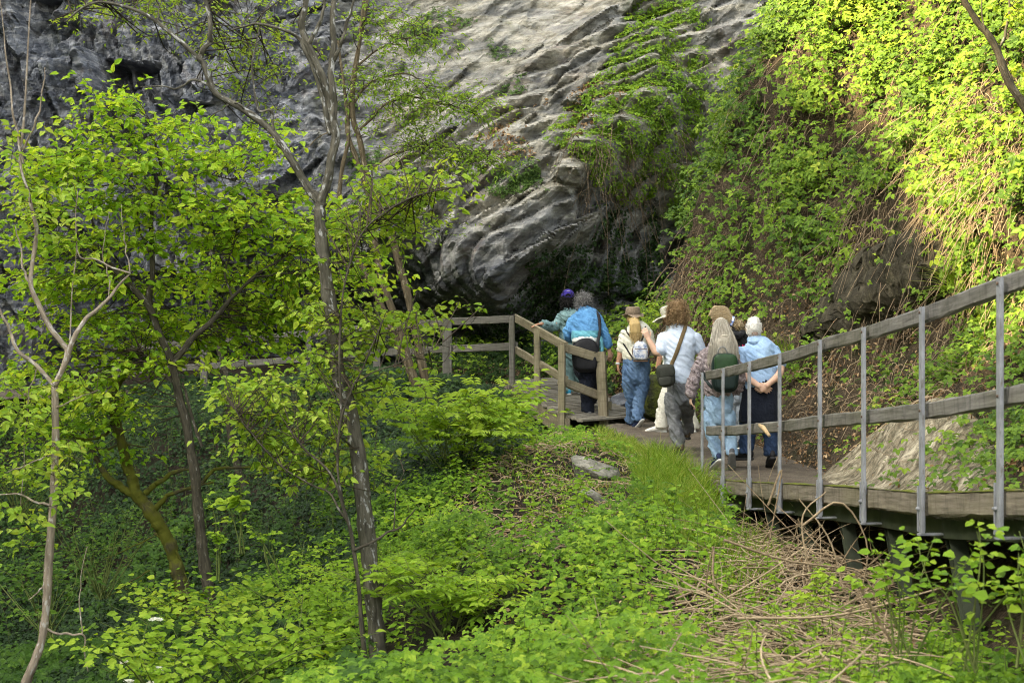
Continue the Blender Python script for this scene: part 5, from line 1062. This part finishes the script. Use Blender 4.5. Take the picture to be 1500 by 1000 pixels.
SK1 = skinmat('skin', (.50, .30, .21)); SK2 = skinmat('tanned_skin', (.42, .23, .145)); SK3 = skinmat('fair_skin', (.56, .36, .26))
def denim(name, a, b):
    m = M(name); n = m.noise(m.coord(), 6, 4, .65); n2 = m.noise(m.coord(None, (220, 220, 90)), 2, 2); c = m.ramp(n, [(.32, b), (.62, a)]); m.color(m.mix(.3, c, m.ramp(n2, [(.3, b), (.7, tuple(min(1, x*1.3) for x in a))])), .9); m.bump(m.mix(.2, m.noise(m.coord(None, (1, 1, .8), (.3, .6, 0)), 19, 3, .55, 1.8), n2), .8, .022); return m.m
J_MID = denim('mid_denim', (.13, .21, .34), (.045, .085, .17)); J_LIGHT = denim('light_denim', (.30, .42, .55), (.15, .24, .37)); J_NAVY = denim('navy_denim', (.035, .06, .12), (.014, .025, .055)); J_GREY = denim('grey_denim', (.20, .205, .215), (.085, .088, .094)); J_PALE = denim('pale_cotton', (.66, .64, .56), (.46, .44, .37))
NAVYP = cloth('navy_cotton', (.02, .024, .038), (.008, .010, .018)); TEAL = cloth('teal_fleece', (.20, .31, .31), (.125, .21, .22), 25); BLUE = cloth('blue_knit', (.12, .30, .54), (.07, .19, .38), 18); TURQ = cloth('turquoise_knit', (.16, .42, .50), (.09, .28, .36), 18)
CREAM = cloth('cream_knit', (.72, .70, .60), (.52, .50, .40), 90); WHITEC = cloth('white_cotton', (.76, .76, .74), (.6, .6, .58)); POLO = cloth('light_blue_cotton', (.38, .53, .74), (.27, .41, .62), 12); BLACKC = cloth('black_fleece', (.028, .029, .032), (.012, .012, .014)); NAVYC = cloth('dark_navy_fleece', (.018, .022, .034), (.008, .010, .018)); 
m = M('heather_blue_cotton'); n1 = m.noise(m.coord(None, (30, 30, 160)), 2, 4, .7); n2 = m.noise(m.coord(), 5, 3); m.color(m.mix(.5, m.ramp(n1, [(.35, (.36, .43, .55)), (.65, (.62, .68, .78))]), m.ramp(n2, [(.3, (.44, .51, .63)), (.7, (.56, .62, .73))])), .9); TEE = m.m
m = M('mauve_boucle'); n1 = m.noise(m.coord(), 95, 4, .8); n2 = m.noise(m.coord(), 40, 3); f = m.mix(.5, n1, n2); m.color(m.ramp(f, [(.36, (.10, .075, .08)), (.5, (.27, .22, .225)), (.62, (.52, .46, .46))]), .95); m.bump(n1, 1., .02); BOUCLE = m.m
SH_GREY = plain('grey_shoe', (.07, .072, .078), .7); SH_BLACK = plain('black_shoe', (.022, .022, .024), .6); SH_NAVY = plain('navy_shoe', (.02, .03, .07), .7); SH_WHITE = plain('white_shoe', (.62, .60, .55), .7); SH_BROWN = plain('brown_shoe', (.10, .075, .05), .8); SH_BLUE = plain('sky_blue_shoe', (.05, .33, .55), .6); SO_WHITE = plain('white_rubber', (.6, .6, .57), .7); SO_GREY = plain('grey_rubber', (.16, .16, .155), .8); SO_DARK = plain('dark_rubber', (.035, .035, .035), .8)
BLACKN = plain('black_nylon', (.016, .016, .018), .55); OLIVEN = plain('olive_nylon', (.04, .042, .034), .6); TANSTRAP = plain('brown_webbing', (.14, .10, .05), .85); DKSTRAP = plain('dark_strap', (.03, .028, .026), .7)
DN = np.array([0, 0, -1.]); LFT = np.array([-1., 0, 0]); RGT = np.array([1., 0, 0]); BK = np.array([0, -1., 0])

# ---- teal hoodie, hand on the rail
t, S_, Pp, hc, T, A = walker(25.1, 'person in purple cap and teal hoodie, left hand on the bridge rail', (0, 1), (832, 437.5),
 [(836,530,13.5,.13),(837,512,14.5,.135),(837,490,14.5,.13),(836,471,15.5,.125),(834.5,461,14.5,.105),(834,454,7,.07)], [[(824,462),(811,478,-.12),(793,474,-.42)], [(846,462),(856,481,.05),(856,500,.2)]], [[(830,530),(831,553),(833,571)], [(844,530),(848,552,.1),(850,569,.15)]],
 SK2, TEAL, (.97, .97), 520, TEAL, [((-.1, 1), 12, SH_BLUE, SO_WHITE), ((.1, 1), 12, SH_BLUE, SO_WHITE)], [(LFT*.95+DN*.15+BK*.25, UPV, RGT*.1+np.array([0, 1, 0]), .35), None], ease=.03, prad=[.10, .095, .088, .088, .08], foldamp=.012)
g = Geo(); c = smoothpath([P(822,458,25.02), P(826,463,24.93), P(835,466,24.88), P(843,463,24.93), P(848,457,25.02)], 16); loft(g, c, np.interp(np.linspace(0, 1, 16), [0, .5, 1], [.03, .06, .03]), np.interp(np.linspace(0, 1, 16), [0, .5, 1], [.03, .05, .03]), (0, 1, 0), 14); v, q, n = remesh(g, .01, 3, folds(.008)); mesh_of(v, q, 'hood', TEAL, t)
g = Geo(); loft(g, [hc-[0, .01, -.06], hc-[0, .03, .0], hc-[0, .04, .08], hc-[0, .04, .12]], [.085, .1, .1, .075], [.09, .095, .08, .05]); sh = remesh(g, .012, 2, lambda v: .012*fbm(v*28, 2, 5)); g = Geo(); g.add(*sh[:2], tint=.2); curls(g, sh, 320, .07, .004, .008, .9); g.build('hair', hairmat('black_hair', (.006, .005, .005), (.018, .016, .015)), t)
def dome(u): u = u.copy(); u[..., 2] = np.maximum(u[..., 2], -.012); return u
CAPM = cloth('purple_cotton', (.045, .03, .22), (.028, .018, .15), 60); cp = Geo(); ball(cp, hc+[0, -.005, .028], (.103, .118, .115), n=20, fn=dome); ball(cp, hc+[0, .15, .03], (.085, .085, .012), n=12); cap = cp.build('cap', CAPM, t)
g = Geo(); a = np.linspace(0, np.pi, 14); pts = [hc+[math.cos(x)*.042, -.112-.012*math.sin(x)+.008, .03+math.sin(x)*.045] for x in a]; lo = [hc+[math.cos(x)*.042, -.118, .03] for x in a]
V = np.stack([np.array(pts)-[0, .004, 0], np.array(lo)-[0, .004, 0]]); g.grid(V); g.build('cap_opening', plain('black_gap', (.008, .007, .007), .9), cap)
g = Geo(); g.beam(hc+[-.02, -.082, .112], hc+[.02, -.082, .112], .006, .012, up=(0, -.75, .66)); g.build('white_mark', WHITEC, cap)

# ---- blue sweater with black bag
t, S_, Pp, hc, T, A = walker(23.5, 'grey-haired person in bright blue sweater leaning forward, walking onto the footbridge', (.05, 1), (855, 443.5),
 [(857,547,18,.125,0),(857,522,18,.13,0),(858,500,19,.13,.02),(858,478,20.5,.13,.1),(858,465,21,.12,.16),(857,457.5,16,.09,.19),(856,452,8,.065,.2)], [[(841,465,.15),(830,490,.12),(844,500,.4)], [(875,466,.15),(888,494,.1),(893,515,.12)]], [[(859,548),(860,577),(861,602)], [(864,548),(867,570,.3),(865,588,.6)]],
 SK1, BLUE, (.95, .80), 498, NAVYP, [((-.25, 1), 38, SH_GREY, SO_GREY), ((.0, 1), 0, SH_GREY, SO_GREY)], [None, (DN*.95+RGT*.12, RGT*.5+BK*.7, LFT*.4+np.array([0, .6, 0]), .55)], ease=.018, prad=[.10, .098, .088, .085, .08], head_dd=.24, foldamp=.009)
v, q = S_.patch([(838,484),(880,484),(882,505),(836,505)], .006); mesh_of(v, q, 'sweater_hem', TURQ, t)
g = Geo(); loft(g, [P(858,503,23.5), P(858,499,23.51), P(858,496,23.52)], [.185, .19, .185], [.142, .145, .142], seg=26, round_=False); mesh_of(*remesh(g, .01, 2, folds(.004))[:2], 'undershirt', WHITEC, t)
g = Geo(); loft(g, [hc+[0, 0, .085], hc+[0, -.02, .03], hc+[0, -.03, -.04], hc+[0, -.03, -.08]], [.088, .108, .105, .085], [.09, .105, .085, .06]); sh = remesh(g, .011, 2, lambda v: .014*fbm(v*24, 2, 15)); g = Geo(); g.add(*sh[:2], tint=.3); curls(g, sh, 520, .06, .0032, .009, .5); g.build('hair', hairmat('grey_dark_hair', (.04, .038, .036), (.17, .165, .16), (.46, .45, .44)), t)
bc = P(858, 520, 23.31); b = thing('messenger_bag', 'large black shoulder bag hanging behind the hips of the blue sweater wearer', 'bag', tuple(bc)); g = Geo(); ball(g, bc, (.188, .075, .235), n=24, p=3.4, fn=lambda u: u*(1+.03*fbm(u*14, 3, 3))[..., None]-np.stack([0*u[..., 0], 0*u[..., 0], .12*(u[..., 0]/.19)**2*np.clip(u[..., 2]/.2, 0, 1)*.6], -1)); g.build('bag_body', BLACKN, b)
g = Geo(); ball(g, bc+[0, -.05, -.09], (.15, .04, .11), n=16, p=4); g.build('front_pocket', BLACKN, b); g = Geo(); g.tube([bc+[-.14, -.082, .03], bc+[0, -.088, .035], bc+[.14, -.082, .03]], .004, 6); g.build('zip', DKSTRAP, b)
g = Geo(); strap(g, [S_.at(870,457,.0)+[0, .05, .02], S_.at(875,460,.012), S_.at(877,470,.014), S_.at(877,485,.018), P(876,500,23.33), P(875,512,23.28)], .042); g.build('strap', BLACKN, b)
g = Geo(); loft(g, [P(880,494,23.5), P(881.5,510,23.5), P(881,528,23.5)], [.022, .026, .02], [.06, .07, .05]); mesh_of(*remesh(g, .01, 2, folds(.006))[:2], 'hanging_jacket', TURQ, t)

# ---- beige hat and small backpack
t, S_, Pp, hc, T, A = walker(22.8, 'blonde person in beige sun hat, cream top and blue jeans stepping along the path', (-.1, 1), (927, 464.5),
 [(932,556,19,.13),(932,543,22,.15),(932,526,20,.135),(930.5,510,18,.122),(930.5,497,18.5,.122),(932,487,20.5,.115),(931,479.5,16,.085),(928,473,6.5,.06)], [[(915,487),(909.5,512),(905,534)], [(949,487),(956,511,.05),(948,522,.3)]], [[(921,556),(925,585,.12),(924,618,.28)], [(942,556),(936,587),(934.5,613)]],
 SK2, CREAM, (.56, .7), 524, J_MID, [((-.25, 1), 8, SH_NAVY, SO_WHITE), ((-.62, .8), 42, SH_NAVY, SO_WHITE)], [(DN*.97+np.array([.02, .15, 0]), LFT, np.array([0, 1., 0]), .5), None], ease=.02, prad=[.098, .086, .070, .073, .082], pfold=.012)
for poly in ([(913,538),(927,538),(926,556),(914,556)], [(937,538),(950,538),(949,556),(938,556)]): v, q = Pp.patch(poly, .005); len(q) and mesh_of(v, q, 'back_pocket', J_MID, t)
g = Geo(); w_ = A[0][-1]; loft(g, [w_+[0, 0, .03], w_+[0, 0, .005]], [.031, .031], [.031, .031], seg=14, round_=False); g.build('watch', plain('white_plastic', (.6, .6, .6), .5), t)
BLOND = hairmat('blond_hair', (.26, .17, .065), (.50, .36, .16), (.68, .54, .30)); g = Geo(); ball(g, hc+[0, -.015, .0], (.088, .1, .11), n=16)
loft(g, [P(928,467,22.67), P(930,475,22.62), P(931,486,22.62), P(930,496,22.64)], [.06, .075, .07, .03], [.035, .035, .03, .015]); sh = remesh(g, .01, 2, lambda v: .006*fbm(v*np.array([40, 40, 6]), 2, 25)); g = Geo(); g.add(*sh[:2], tint=.5); long_hair(g, 22.8, .009, [(922,468,-.1),(928,467,-.14),(935,468,-.1)], [(924,494,-.17),(931,500,-.19),(939,492,-.17)], 260); g.build('hair', BLOND, t)
HATB = cloth('beige_canvas', (.27, .205, .145), (.18, .135, .095), 60)
def brimhat(par, hc, mat, cr, brim, h_, tilt=(0, 0), droop=.03, band=None, name='sun_hat'):
    g = Geo(); n_, m_ = 22, 40; a = np.linspace(0, 2*np.pi, m_+1); prf = [(0, h_), (.5*cr, h_), (.86*cr, h_*.95), (cr*.97, h_*.75), (cr*1.03, h_*.3), (cr*1.07, 0), (cr*1.25, -.004), (cr+(brim-cr)*.6, -droop*.4), (brim, -droop), (brim*.99, -droop-.006), (cr+(brim-cr)*.55, -droop*.4-.008), (cr*1.0, -.01)]
    prf = smoothpath(np.array([(x, 0, z) for x, z in prf]), 40); V = np.stack([prf[:, 0, None]*np.cos(a), prf[:, 0, None]*np.sin(a)*1.12, prf[:, 2, None]+0*a], -1); rr = np.clip((prf[:, 0, None]-cr)/(brim-cr), 0, 1)
    V[..., 2] += rr*(.022*np.sin(2*a+.6)+.012*np.sin(5*a)); V += (.005*fbm(V*30, 3, 33))[..., None]*np.array([.4, .4, 1]); tx, ty = R(tilt[0]), R(tilt[1])
    Rm = np.array([[math.cos(ty), 0, math.sin(ty)], [0, 1, 0], [-math.sin(ty), 0, math.cos(ty)]])@np.array([[1, 0, 0], [0, math.cos(tx), -math.sin(tx)], [0, math.sin(tx), math.cos(tx)]])
    g.grid(V@Rm.T+hc); o = g.build(name, mat, par)
    if band:
        g = Geo(); b2 = np.stack([np.stack([cr*k_*np.cos(a), cr*k_*1.12*np.sin(a), z+0*a], -1) for k_, z in ((1.075, .012), (1.07, .035))]); g.grid(b2@Rm.T+hc); g.build('hat_band', band, o)
    return o
brimhat(t, hc+[0, -.005, .035], HATB, .097, .142, .105, (2, 0), .012, cloth('brown_band', (.2, .15, .105)))
bc = P(938, 514, 22.55); b = thing('mini_backpack', 'small pale printed backpack on the back of the beige-hatted person', 'backpack', tuple(bc))
m = M('printed_canvas'); n1 = m.noise(m.coord(), 22, 4, .6); n2 = m.noise(m.coord(None, (1, 1, 2)), 30, 3); c = m.ramp(n1, [(.36, (.16, .22, .36)), (.5, (.52, .55, .60)), (.66, (.66, .63, .58))]); m.color(m.mix(m.ramp(n2, [(.6, (0, 0, 0)), (.68, (.8, .8, .8))]), c, (.30, .22, .28)), .7); PRINT = m.m
BRN = plain('brown_leather', (.10, .055, .03), .6); arch = lambda u: u*np.stack([1-.35*np.clip(u[..., 2]/.13, 0, 1)**2, 1+0*u[..., 0], 1+0*u[..., 0]], -1)
g = Geo(); ball(g, bc, (.107, .06, .135), n=22, p=3.2, fn=arch); g.build('bag_body', PRINT, b); g = Geo(); ball(g, bc+[0, -.045, -.045], (.085, .035, .07), n=16, p=4); g.build('front_pocket', PRINT, b)
g = Geo(); a = np.linspace(R(-60), R(240), 26); g.tube([bc+[math.cos(x)*.107*(1-.3*max(0, math.sin(x))**2), -.03, math.sin(x)*.13] for x in a], .007, 6); g.build('piping', BRN, b); g = Geo(); g.beam(bc+[-.095, -.01, -.132], bc+[.095, -.01, -.132], .11, .02, bev=.008); g.build('bag_base', BRN, b); g = Geo(); g.tube([bc+[-.08, -.083, .026], bc+[0, -.088, .03], bc+[.08, -.083, .026]], .005, 6); g.build('zip', BRN, b)
for pts in ([(945,478),(944,486),(941,494),(939,500)], [(915,481),(920,488),(928,497),(934,502)], [(914,503),(919,511),(923,518),(927,524)], [(953,507),(951,514),(949,520),(947,525)]): g = Geo(); strap(g, [S_.at(*p, .012) for p in pts], .022); g.build('strap', DKSTRAP, b)

# ---- hidden walker with the wide pale hat and white trousers
t, S_, Pp, hc, T, A = walker(22.3, 'person in white trousers and wide pale hat, mostly hidden behind the curly-haired man', (-.75, .65), (981, 463),
 [(988,575,15,.12),(988,548,16,.12),(986,515,17,.12),(985,496,18,.11),(984,486,14,.085),(983,479,6.5,.06)], [[(970,492),(967.5,518),(963,540)], [(1000,492),(1003,518),(1001,540)]], [[(979,573),(971,598),(968,624)], [(997,573),(1009,600),(1015,625)]],
 SK2, WHITEC, (.45, .45), 560, J_PALE, [((-.95, .25), 4, SH_WHITE, SO_WHITE), ((-.1, 1), 14, SH_WHITE, SO_WHITE)], [(DN+LFT*.1, LFT, np.array([-.3, .9, 0]), .6), None], prad=[.095, .088, .078, .08, .085], pfold=.007)
g = Geo(); w_ = A[0][-1]; loft(g, [w_+[0, 0, .028], w_+[0, 0, .01]], [.031, .031], [.031, .031], seg=12, round_=False); g.build('watch', plain('tan_strap', (.3, .2, .1), .6), t)
brimhat(t, hc+[-.01, 0, .04], cloth('pale_straw', (.58, .56, .46), (.42, .40, .32), 70), .098, .24, .105, (0, -24), .03)
g = Geo(); ball(g, hc+[.03, -.02, -.01], (.08, .085, .105), n=14); g.build('hair', hairmat('brown_dark_hair', (.03, .02, .014), (.09, .06, .04)), t)

# ---- curly-haired man in the pale T-shirt
t, S_, Pp, hc, T, A = walker(19.9, 'curly brown-haired man in pale blue T-shirt and grey jeans, left forearm raised', (0, 1), (992, 459.5),
 [(996,585,16,.13),(996,572,18,.14),(995.5,555,19,.14),(995,532,19.5,.14),(995,510,22.5,.14),(995,496,24,.125),(994,487,19.5,.09),(992,478,9,.066)], [[(972.5,493),(964,517,-.06),(949,496,-.02)], [(1018,493),(1026,519,.03),(1023,543,-.03)]], [[(986,584),(988,616),(995.5,652)], [(1004,584),(1006,608,.3),(1007,632,.5)]],
 SK3, TEE, (.46, .44), 556, J_GREY, [((-.35, .95), 8, SH_BROWN, SO_DARK, 1.08, plain('yellow_lace', (.6, .45, .05), .7), .02), ((.05, 1), 0, SH_BROWN, SO_DARK, 1.08)], [(UPV*.9+LFT*.35, np.array([.25, -.9, 0]), RGT, .75), (DN, RGT, np.array([0, 1, 0]), .5)], ease=.022, prad=[.105, .09, .073, .072, .074], pfold=.012, foldamp=.0055, armr=[.056, .052, .046, .046, .03])
g = Geo(); loft(g, [hc+[0, 0, .095], hc+[0, -.01, .04], hc+[0, -.03, -.03], hc+[0, -.035, -.085], hc+[0, -.03, -.105]], [.08, .104, .106, .094, .06], [.09, .108, .092, .075, .045]); sh = remesh(g, .011, 2, lambda v: .018*fbm(v*22, 2, 45)); g = Geo(); g.add(*sh[:2], tint=.35); curls(g, sh, 900, .065, .0032, .011, .6); g.build('hair', hairmat('curly_brown_hair', (.10, .062, .03), (.29, .19, .095), (.50, .36, .2)), t)
v, q = S_.patch([(980,474),(1006,474),(1004,481),(993,484),(982,481)], .004); len(q) and mesh_of(v, q, 'collar', TEE, t)
bc = P(975, 550, 19.66); b = thing('shoulder_bag', 'dark olive shoulder bag hanging at the left hip of the curly-haired man', 'bag', tuple(bc)); rot = lambda u: u@np.array([[.97, 0, .2], [0, 1, 0], [-.2, 0, .97]])
g = Geo(); ball(g, bc, (.105, .07, .135), n=22, p=3.2, fn=lambda u: rot(u*(1+.05*fbm(u*16, 3, 3))[..., None])); g.build('bag_body', OLIVEN, b); g = Geo(); ball(g, bc+[.005, -.045, .05], (.1, .04, .075), n=16, p=3.6, fn=rot); g.build('flap', OLIVEN, b); g = Geo(); ball(g, bc+[-.01, -.055, -.06], (.075, .03, .055), n=14, p=4, fn=rot); g.build('front_pocket', OLIVEN, b)
g = Geo(); strap(g, [S_.at(1002,476,.0)+[0, .04, .03], S_.at(1003,479,.012), S_.at(1000,490,.014), S_.at(995,505,.014), S_.at(990,520,.016), S_.at(985,533,.02), P(982,541,19.64)], .045); g.build('strap', TANSTRAP, b)

# ---- long grey hair, fuzzy sweater, green backpack
t, S_, Pp, hc, T, A = walker(18.7, 'person with long grey-blond hair, mauve fuzzy sweater and light jeans', (-.05, 1), (1056, 481.5),
 [(1053,612,18,.13),(1053,597,22.5,.145),(1053,583,23,.14),(1053,568,23.5,.14),(1053,546,22,.13),(1053.5,530,22.5,.13),(1054.5,517,22,.112),(1055,508.5,16,.085),(1056,500,7,.06)], [[(1034,519),(1018.5,551,-.03),(1012,581,-.02)], [(1075,519),(1082,550,-.02),(1078,574,.12)]], [[(1041,612),(1044,640),(1049.5,668)], [(1065,612),(1069,640,.02),(1072,663)]],
 SK3, BOUCLE, (.97, .97), 571, J_LIGHT, [((-.3, .95), 28, SH_NAVY, SO_WHITE), ((.1, 1), 50, SH_GREY, SO_GREY)], [(DN+LFT*.05, LFT, np.array([.1, 1, 0]), .7), None], ease=.024, prad=[.105, .085, .064, .064, .062], foldamp=.012, armr=[.054, .05, .045, .045, .034])
g = Geo(); w_ = A[0][-1]+[0, -.02, -.085]; strap(g, [w_+[.01, 0, .05], w_+[.012, -.01, 0], w_+[.008, 0, -.05]], .03); bb = g; o_ = bb.build('hand_strap', BLACKN, None, base=w_); tag(o_, 'short black strap held in the left hand of the grey-haired person', 'strap')
for poly in ([(1034,588),(1047,588),(1046,604),(1035,604)], [(1059,588),(1073,588),(1072,604),(1060,604)]): v, q = Pp.patch(poly, .005); len(q) and mesh_of(v, q, 'back_pocket', J_LIGHT, t)
GH = hairmat('grey_blond_hair', (.21, .185, .145), (.46, .42, .345), (.72, .68, .59)); g = Geo(); ball(g, hc+[0, -.012, .006], (.092, .108, .118), n=18); loft(g, [P(1056,484,18.62), P(1056,500,18.56), P(1058,516,18.55), P(1059,530,18.56)], [.075, .095, .118, .085], [.06, .055, .05, .025]); sh = remesh(g, .01, 3, lambda v: .007*fbm(v*np.array([36, 36, 5]), 2, 55)); g = Geo(); g.add(*sh[:2], tint=.45)
long_hair(g, 18.7, .0075, [(1045,478,-.08),(1050,471,-.09),(1057,468,-.1),(1063,471,-.09),(1068,478,-.08)], [(1038,532,-.13),(1050,538,-.19),(1060,538,-.2),(1072,534,-.17),(1081,522,-.12)], 1000, .0019, .045, .011); long_hair(g, 18.7, .0075, [(1052,491,-.12),(1057,491,-.13),(1063,491,-.12)], [(1052,530,-.2),(1060,534,-.21),(1069,530,-.2)], 330, .0019, .03, .009)
ho = g.build('hair', GH, t); g = Geo(); g.tube([P(1054,491.5,18.545), P(1061,491.3,18.53), P(1068,492,18.55)], .009, 8); g.build('hair_clip', plain('pale_clip', (.55, .5, .4), .4), ho)
bc = P(1062, 546, 18.43); b = thing('green_backpack', 'dark green backpack with a flap worn by the long-grey-haired person', 'backpack', tuple(bc)); DG = plain('dark_green_leather', (.014, .024, .022), .45); FG = plain('flap_green_leather', (.025, .055, .024), .3)
g = Geo(); ball(g, bc, (.148, .085, .215), n=24, p=3.4, fn=lambda u: u*(1+.02*fbm(u*12, 3, 3))[..., None]); g.build('bag_body', DG, b); g = Geo(); ball(g, bc+[0, -.06, .095], (.125, .04, .11), n=18, p=4); g.build('flap', FG, b); g = Geo(); ball(g, bc+[0, -.07, -.09], (.11, .035, .085), n=16, p=4.5); g.build('front_pocket', DG, b)
g = Geo(); a = np.linspace(0, np.pi, 14); g.tube([bc+[-.03+math.cos(x)*.05, -.02, .205+math.sin(x)*.075] for x in a], .008, 8); g.build('handle', plain('grey_handle', (.2, .2, .19), .4), b)
for pts in ([(1071,505),(1072,513),(1071,522),(1069,530)], [(1041,507),(1042,514),(1044,522),(1047,529)], [(1031,545),(1034,554),(1039,562),(1044,568)]): g = Geo(); strap(g, [S_.at(*p, .016) for p in pts], .032); g.build('strap', DG, b)

# ---- black hoodie with pink lettering, turned left
t, S_, Pp, hc, T, A = walker(19.9, 'person in black hoodie with pink lettering and tied-up blonde hair, looking left', (-.3, .95), (1057, 462.5, np.array([-.95, .3, 0])),
 [(1076,585,15,.13),(1077,560,17,.13),(1077.5,532,18,.13),(1077.5,510,19.5,.125),(1077,498,19,.11),(1075,490,13,.085),(1071,482,7,.065)], [[(1061,502),(1058,530,.1),(1055,552,.2)], [(1093,502),(1097,528,.02),(1094,550,.15)]], [[(1069,585),(1071,620),(1072,650)], [(1084,585),(1083,620),(1082,648)]],
 SK3, BLACKC, (.95, .95), 568, denim('grey_blue_denim', (.36, .40, .46), (.2, .24, .3)), [((-.3, 1), 5, SH_GREY, SO_WHITE), ((.0, 1), 8, SH_GREY, SO_WHITE)], [None, None], ease=.024, foldamp=.01)
g = Geo(); c = smoothpath([P(1067,484,19.8), P(1072,490,19.72), P(1081,491,19.72), P(1089,487,19.8)], 14); loft(g, c, np.interp(np.linspace(0, 1, 14), [0, .5, 1], [.03, .05, .03]), np.interp(np.linspace(0, 1, 14), [0, .5, 1], [.03, .045, .03]), (0, 1, 0), 14); mesh_of(*remesh(g, .01, 3, folds(.006))[:2], 'hood', BLACKC, t)
g = Geo(); ball(g, hc+[.008, 0, .012], (.100, .084, .108), n=18); loft(g, [hc+[-.06, .0, .075], hc+[-.11, .0, .04], hc+[-.145, .0, .0]], [.05, .038, .012], [.06, .05, .02]); sh = remesh(g, .01, 2, lambda v: .006*fbm(v*np.array([14, 30, 30]), 2, 65)); g = Geo(); g.add(*sh[:2], tint=.6)
t_ = np.linspace(0, 1, 9)[:, None]
for i in range(520):
    z = rng.uniform(-.07, .1); p0 = hc+[-.13*rng.uniform(.3, 1), -.085, z*.6+.01]; p1 = hc+[.115, -.07, -.045+rng.normal(0, .015)]; c = p0+(p1-p0)*t_+np.sin(t_*np.pi)*np.array([0, -.02, .09*(z+.04)*9]).clip(-.08, .08); v_ = c-hc-[.012, 0, .015]; k_ = np.maximum(1, 1/np.sqrt(((v_/[.108, .092, .115])**2).sum(1)+1e-6)); g.tube(hc+[.012, 0, .015]+v_*k_[:, None]*(1.0+.1*rng.random()), .0026, 4, rng.random(), cap=False)
bn = Geo(); ball(bn, P(1080,475.5,19.84), (.05, .055, .055), n=14); shb = remesh(bn, .01, 1, lambda v: .008*fbm(v*30, 2, 66)); g.add(*shb[:2], tint=.3); curls(g, shb, 120, .05, .003, .01, .2); ho = g.build('hair', hairmat('ash_blond_hair', (.15, .10, .05), (.46, .35, .20), (.76, .66, .48)), t)
g = Geo(); a = np.linspace(0, 2*np.pi, 22); o_ = P(1072.5,470.5,19.83); g.tube([o_+np.array([math.sin(x)*.014, math.cos(x)*.04-.01, math.cos(x)*.008+math.sin(x)*.042]) for x in a], .014+.004*np.sin(a*5), 8); m = M('spotted_scrunchie'); n1 = m.noise(m.coord(), 45, 3); m.color(m.ramp(n1, [(.45, (.12, .2, .55)), (.55, (.7, .75, .85))]), .8); g.build('scrunchie', m.m, ho)
PINK = plain('pink_print', (.62, .02, .10), .7); g = Geo()
for ln in ([(1078.5,503.5),(1079.5,508),(1078.6,513)], [(1079.2,511.5),(1082,510.5)], [(1083,506.5),(1083.3,513)], [(1081.5,509.5),(1085.5,509.8)], [(1086.8,513),(1087,504.5),(1088.5,509),(1090,505.5),(1090.6,513)], [(1091.8,513.5),(1092,507),(1093,513),(1094,508),(1094.4,513.6)], [(1087,516.5),(1090,516.8),(1093,516.2)], [(1087.5,519),(1087.6,516),(1089.3,517.5),(1087.8,519.2)], [(1090.5,519.2),(1090.8,516.5)], [(1092.5,519.4),(1092.6,516.2)], [(1094.6,516.4),(1092.9,518),(1094.8,519.6)]):
    g.tube(smoothpath([S_.at(*p, .012) for p in ln], 3*len(ln)), .0052, 5)
g.build('pink_lettering', PINK, t)

# ---- white-haired man, hands clasped behind
t, S_, Pp, hc, T, A = walker(18.9, 'white-haired man in light blue polo shirt, hands clasped behind his back', (-.1, 1), (1104, 483),
 [(1113,612,21,.14),(1113,592,23,.15),(1113,562,23.5,.15),(1112,540,24,.145),(1111,522,24.5,.14),(1110,510,24,.12),(1108,503,17.5,.09),(1105.5,496.5,9,.068)], [[(1089,513),(1086,544,-.08),(1113,566,-.26)], [(1133,513),(1143.5,543,-.08),(1123,565,-.27)]], [[(1099,612),(1094.5,640),(1093,661)], [(1126,612),(1129.5,638),(1130,664)]],
 SK3, POLO, (.40, .40), 572, J_NAVY, [((-.75, .65), 3, SH_BLACK, SO_DARK, 1.1), ((.0, 1), 26, SH_BLACK, SO_DARK, 1.1)], [(RGT*.85+DN*.4, BK, UPV*.7+RGT*.3, .55), (LFT*.8+DN*.5, BK, UPV*.7+LFT*.2, .95)], ease=.02, prad=[.11, .095, .082, .08, .076], armr=[.055, .05, .042, .042, .029], foldamp=.007)
g = Geo(); loft(g, [hc+[0, .0, .1], hc+[0, -.012, .045], hc+[0, -.028, -.015], hc+[0, -.03, -.05]], [.062, .081, .081, .062], [.08, .1, .082, .05]); sh = remesh(g, .009, 2, lambda v: .004*fbm(v*40, 2, 75)); g = Geo(); g.add(*sh[:2], tint=.7); curls(g, sh, 700, .022, .0024, .002, .9); g.build('hair', hairmat('white_hair', (.46, .44, .40), (.72, .70, .66), (.85, .84, .8)), t)
g = Geo(); c = smoothpath([P(1097,497,18.92), P(1100,500.5,18.82), P(1106,501.5,18.79), P(1112,500.5,18.82), P(1115,497,18.92)], 14); loft(g, c, .026, .012, (0, 1, .4), 12); mesh_of(*remesh(g, .007, 2)[:2], 'collar', POLO, t)
jk = P(1113, 585, 18.9); g = Geo(); loft(g, [P(1113,549,18.9), P(1113,560,18.9), P(1114,582,18.89), P(1114,603,18.88), P(1114,618,18.88)], np.array([23.5, 25.5, 28, 31, 31.5])*.00756, [.155, .17, .18, .18, .16], seg=28, round_=False); v, q, n = remesh(g, .011, 3, lambda v: .014*fbm(np.stack([v[:, 0]*11, v[:, 1]*11, v[:, 2]*2.2], -1), 3, 85)); o_ = mesh_of(v, q, 'tied_jacket', NAVYC, t)
v, q = Surf(v, q, n).patch([(1080,548),(1146,548),(1146,554),(1080,554)], .008); len(q) and mesh_of(v, q, 'waistband', NAVYC, o_)
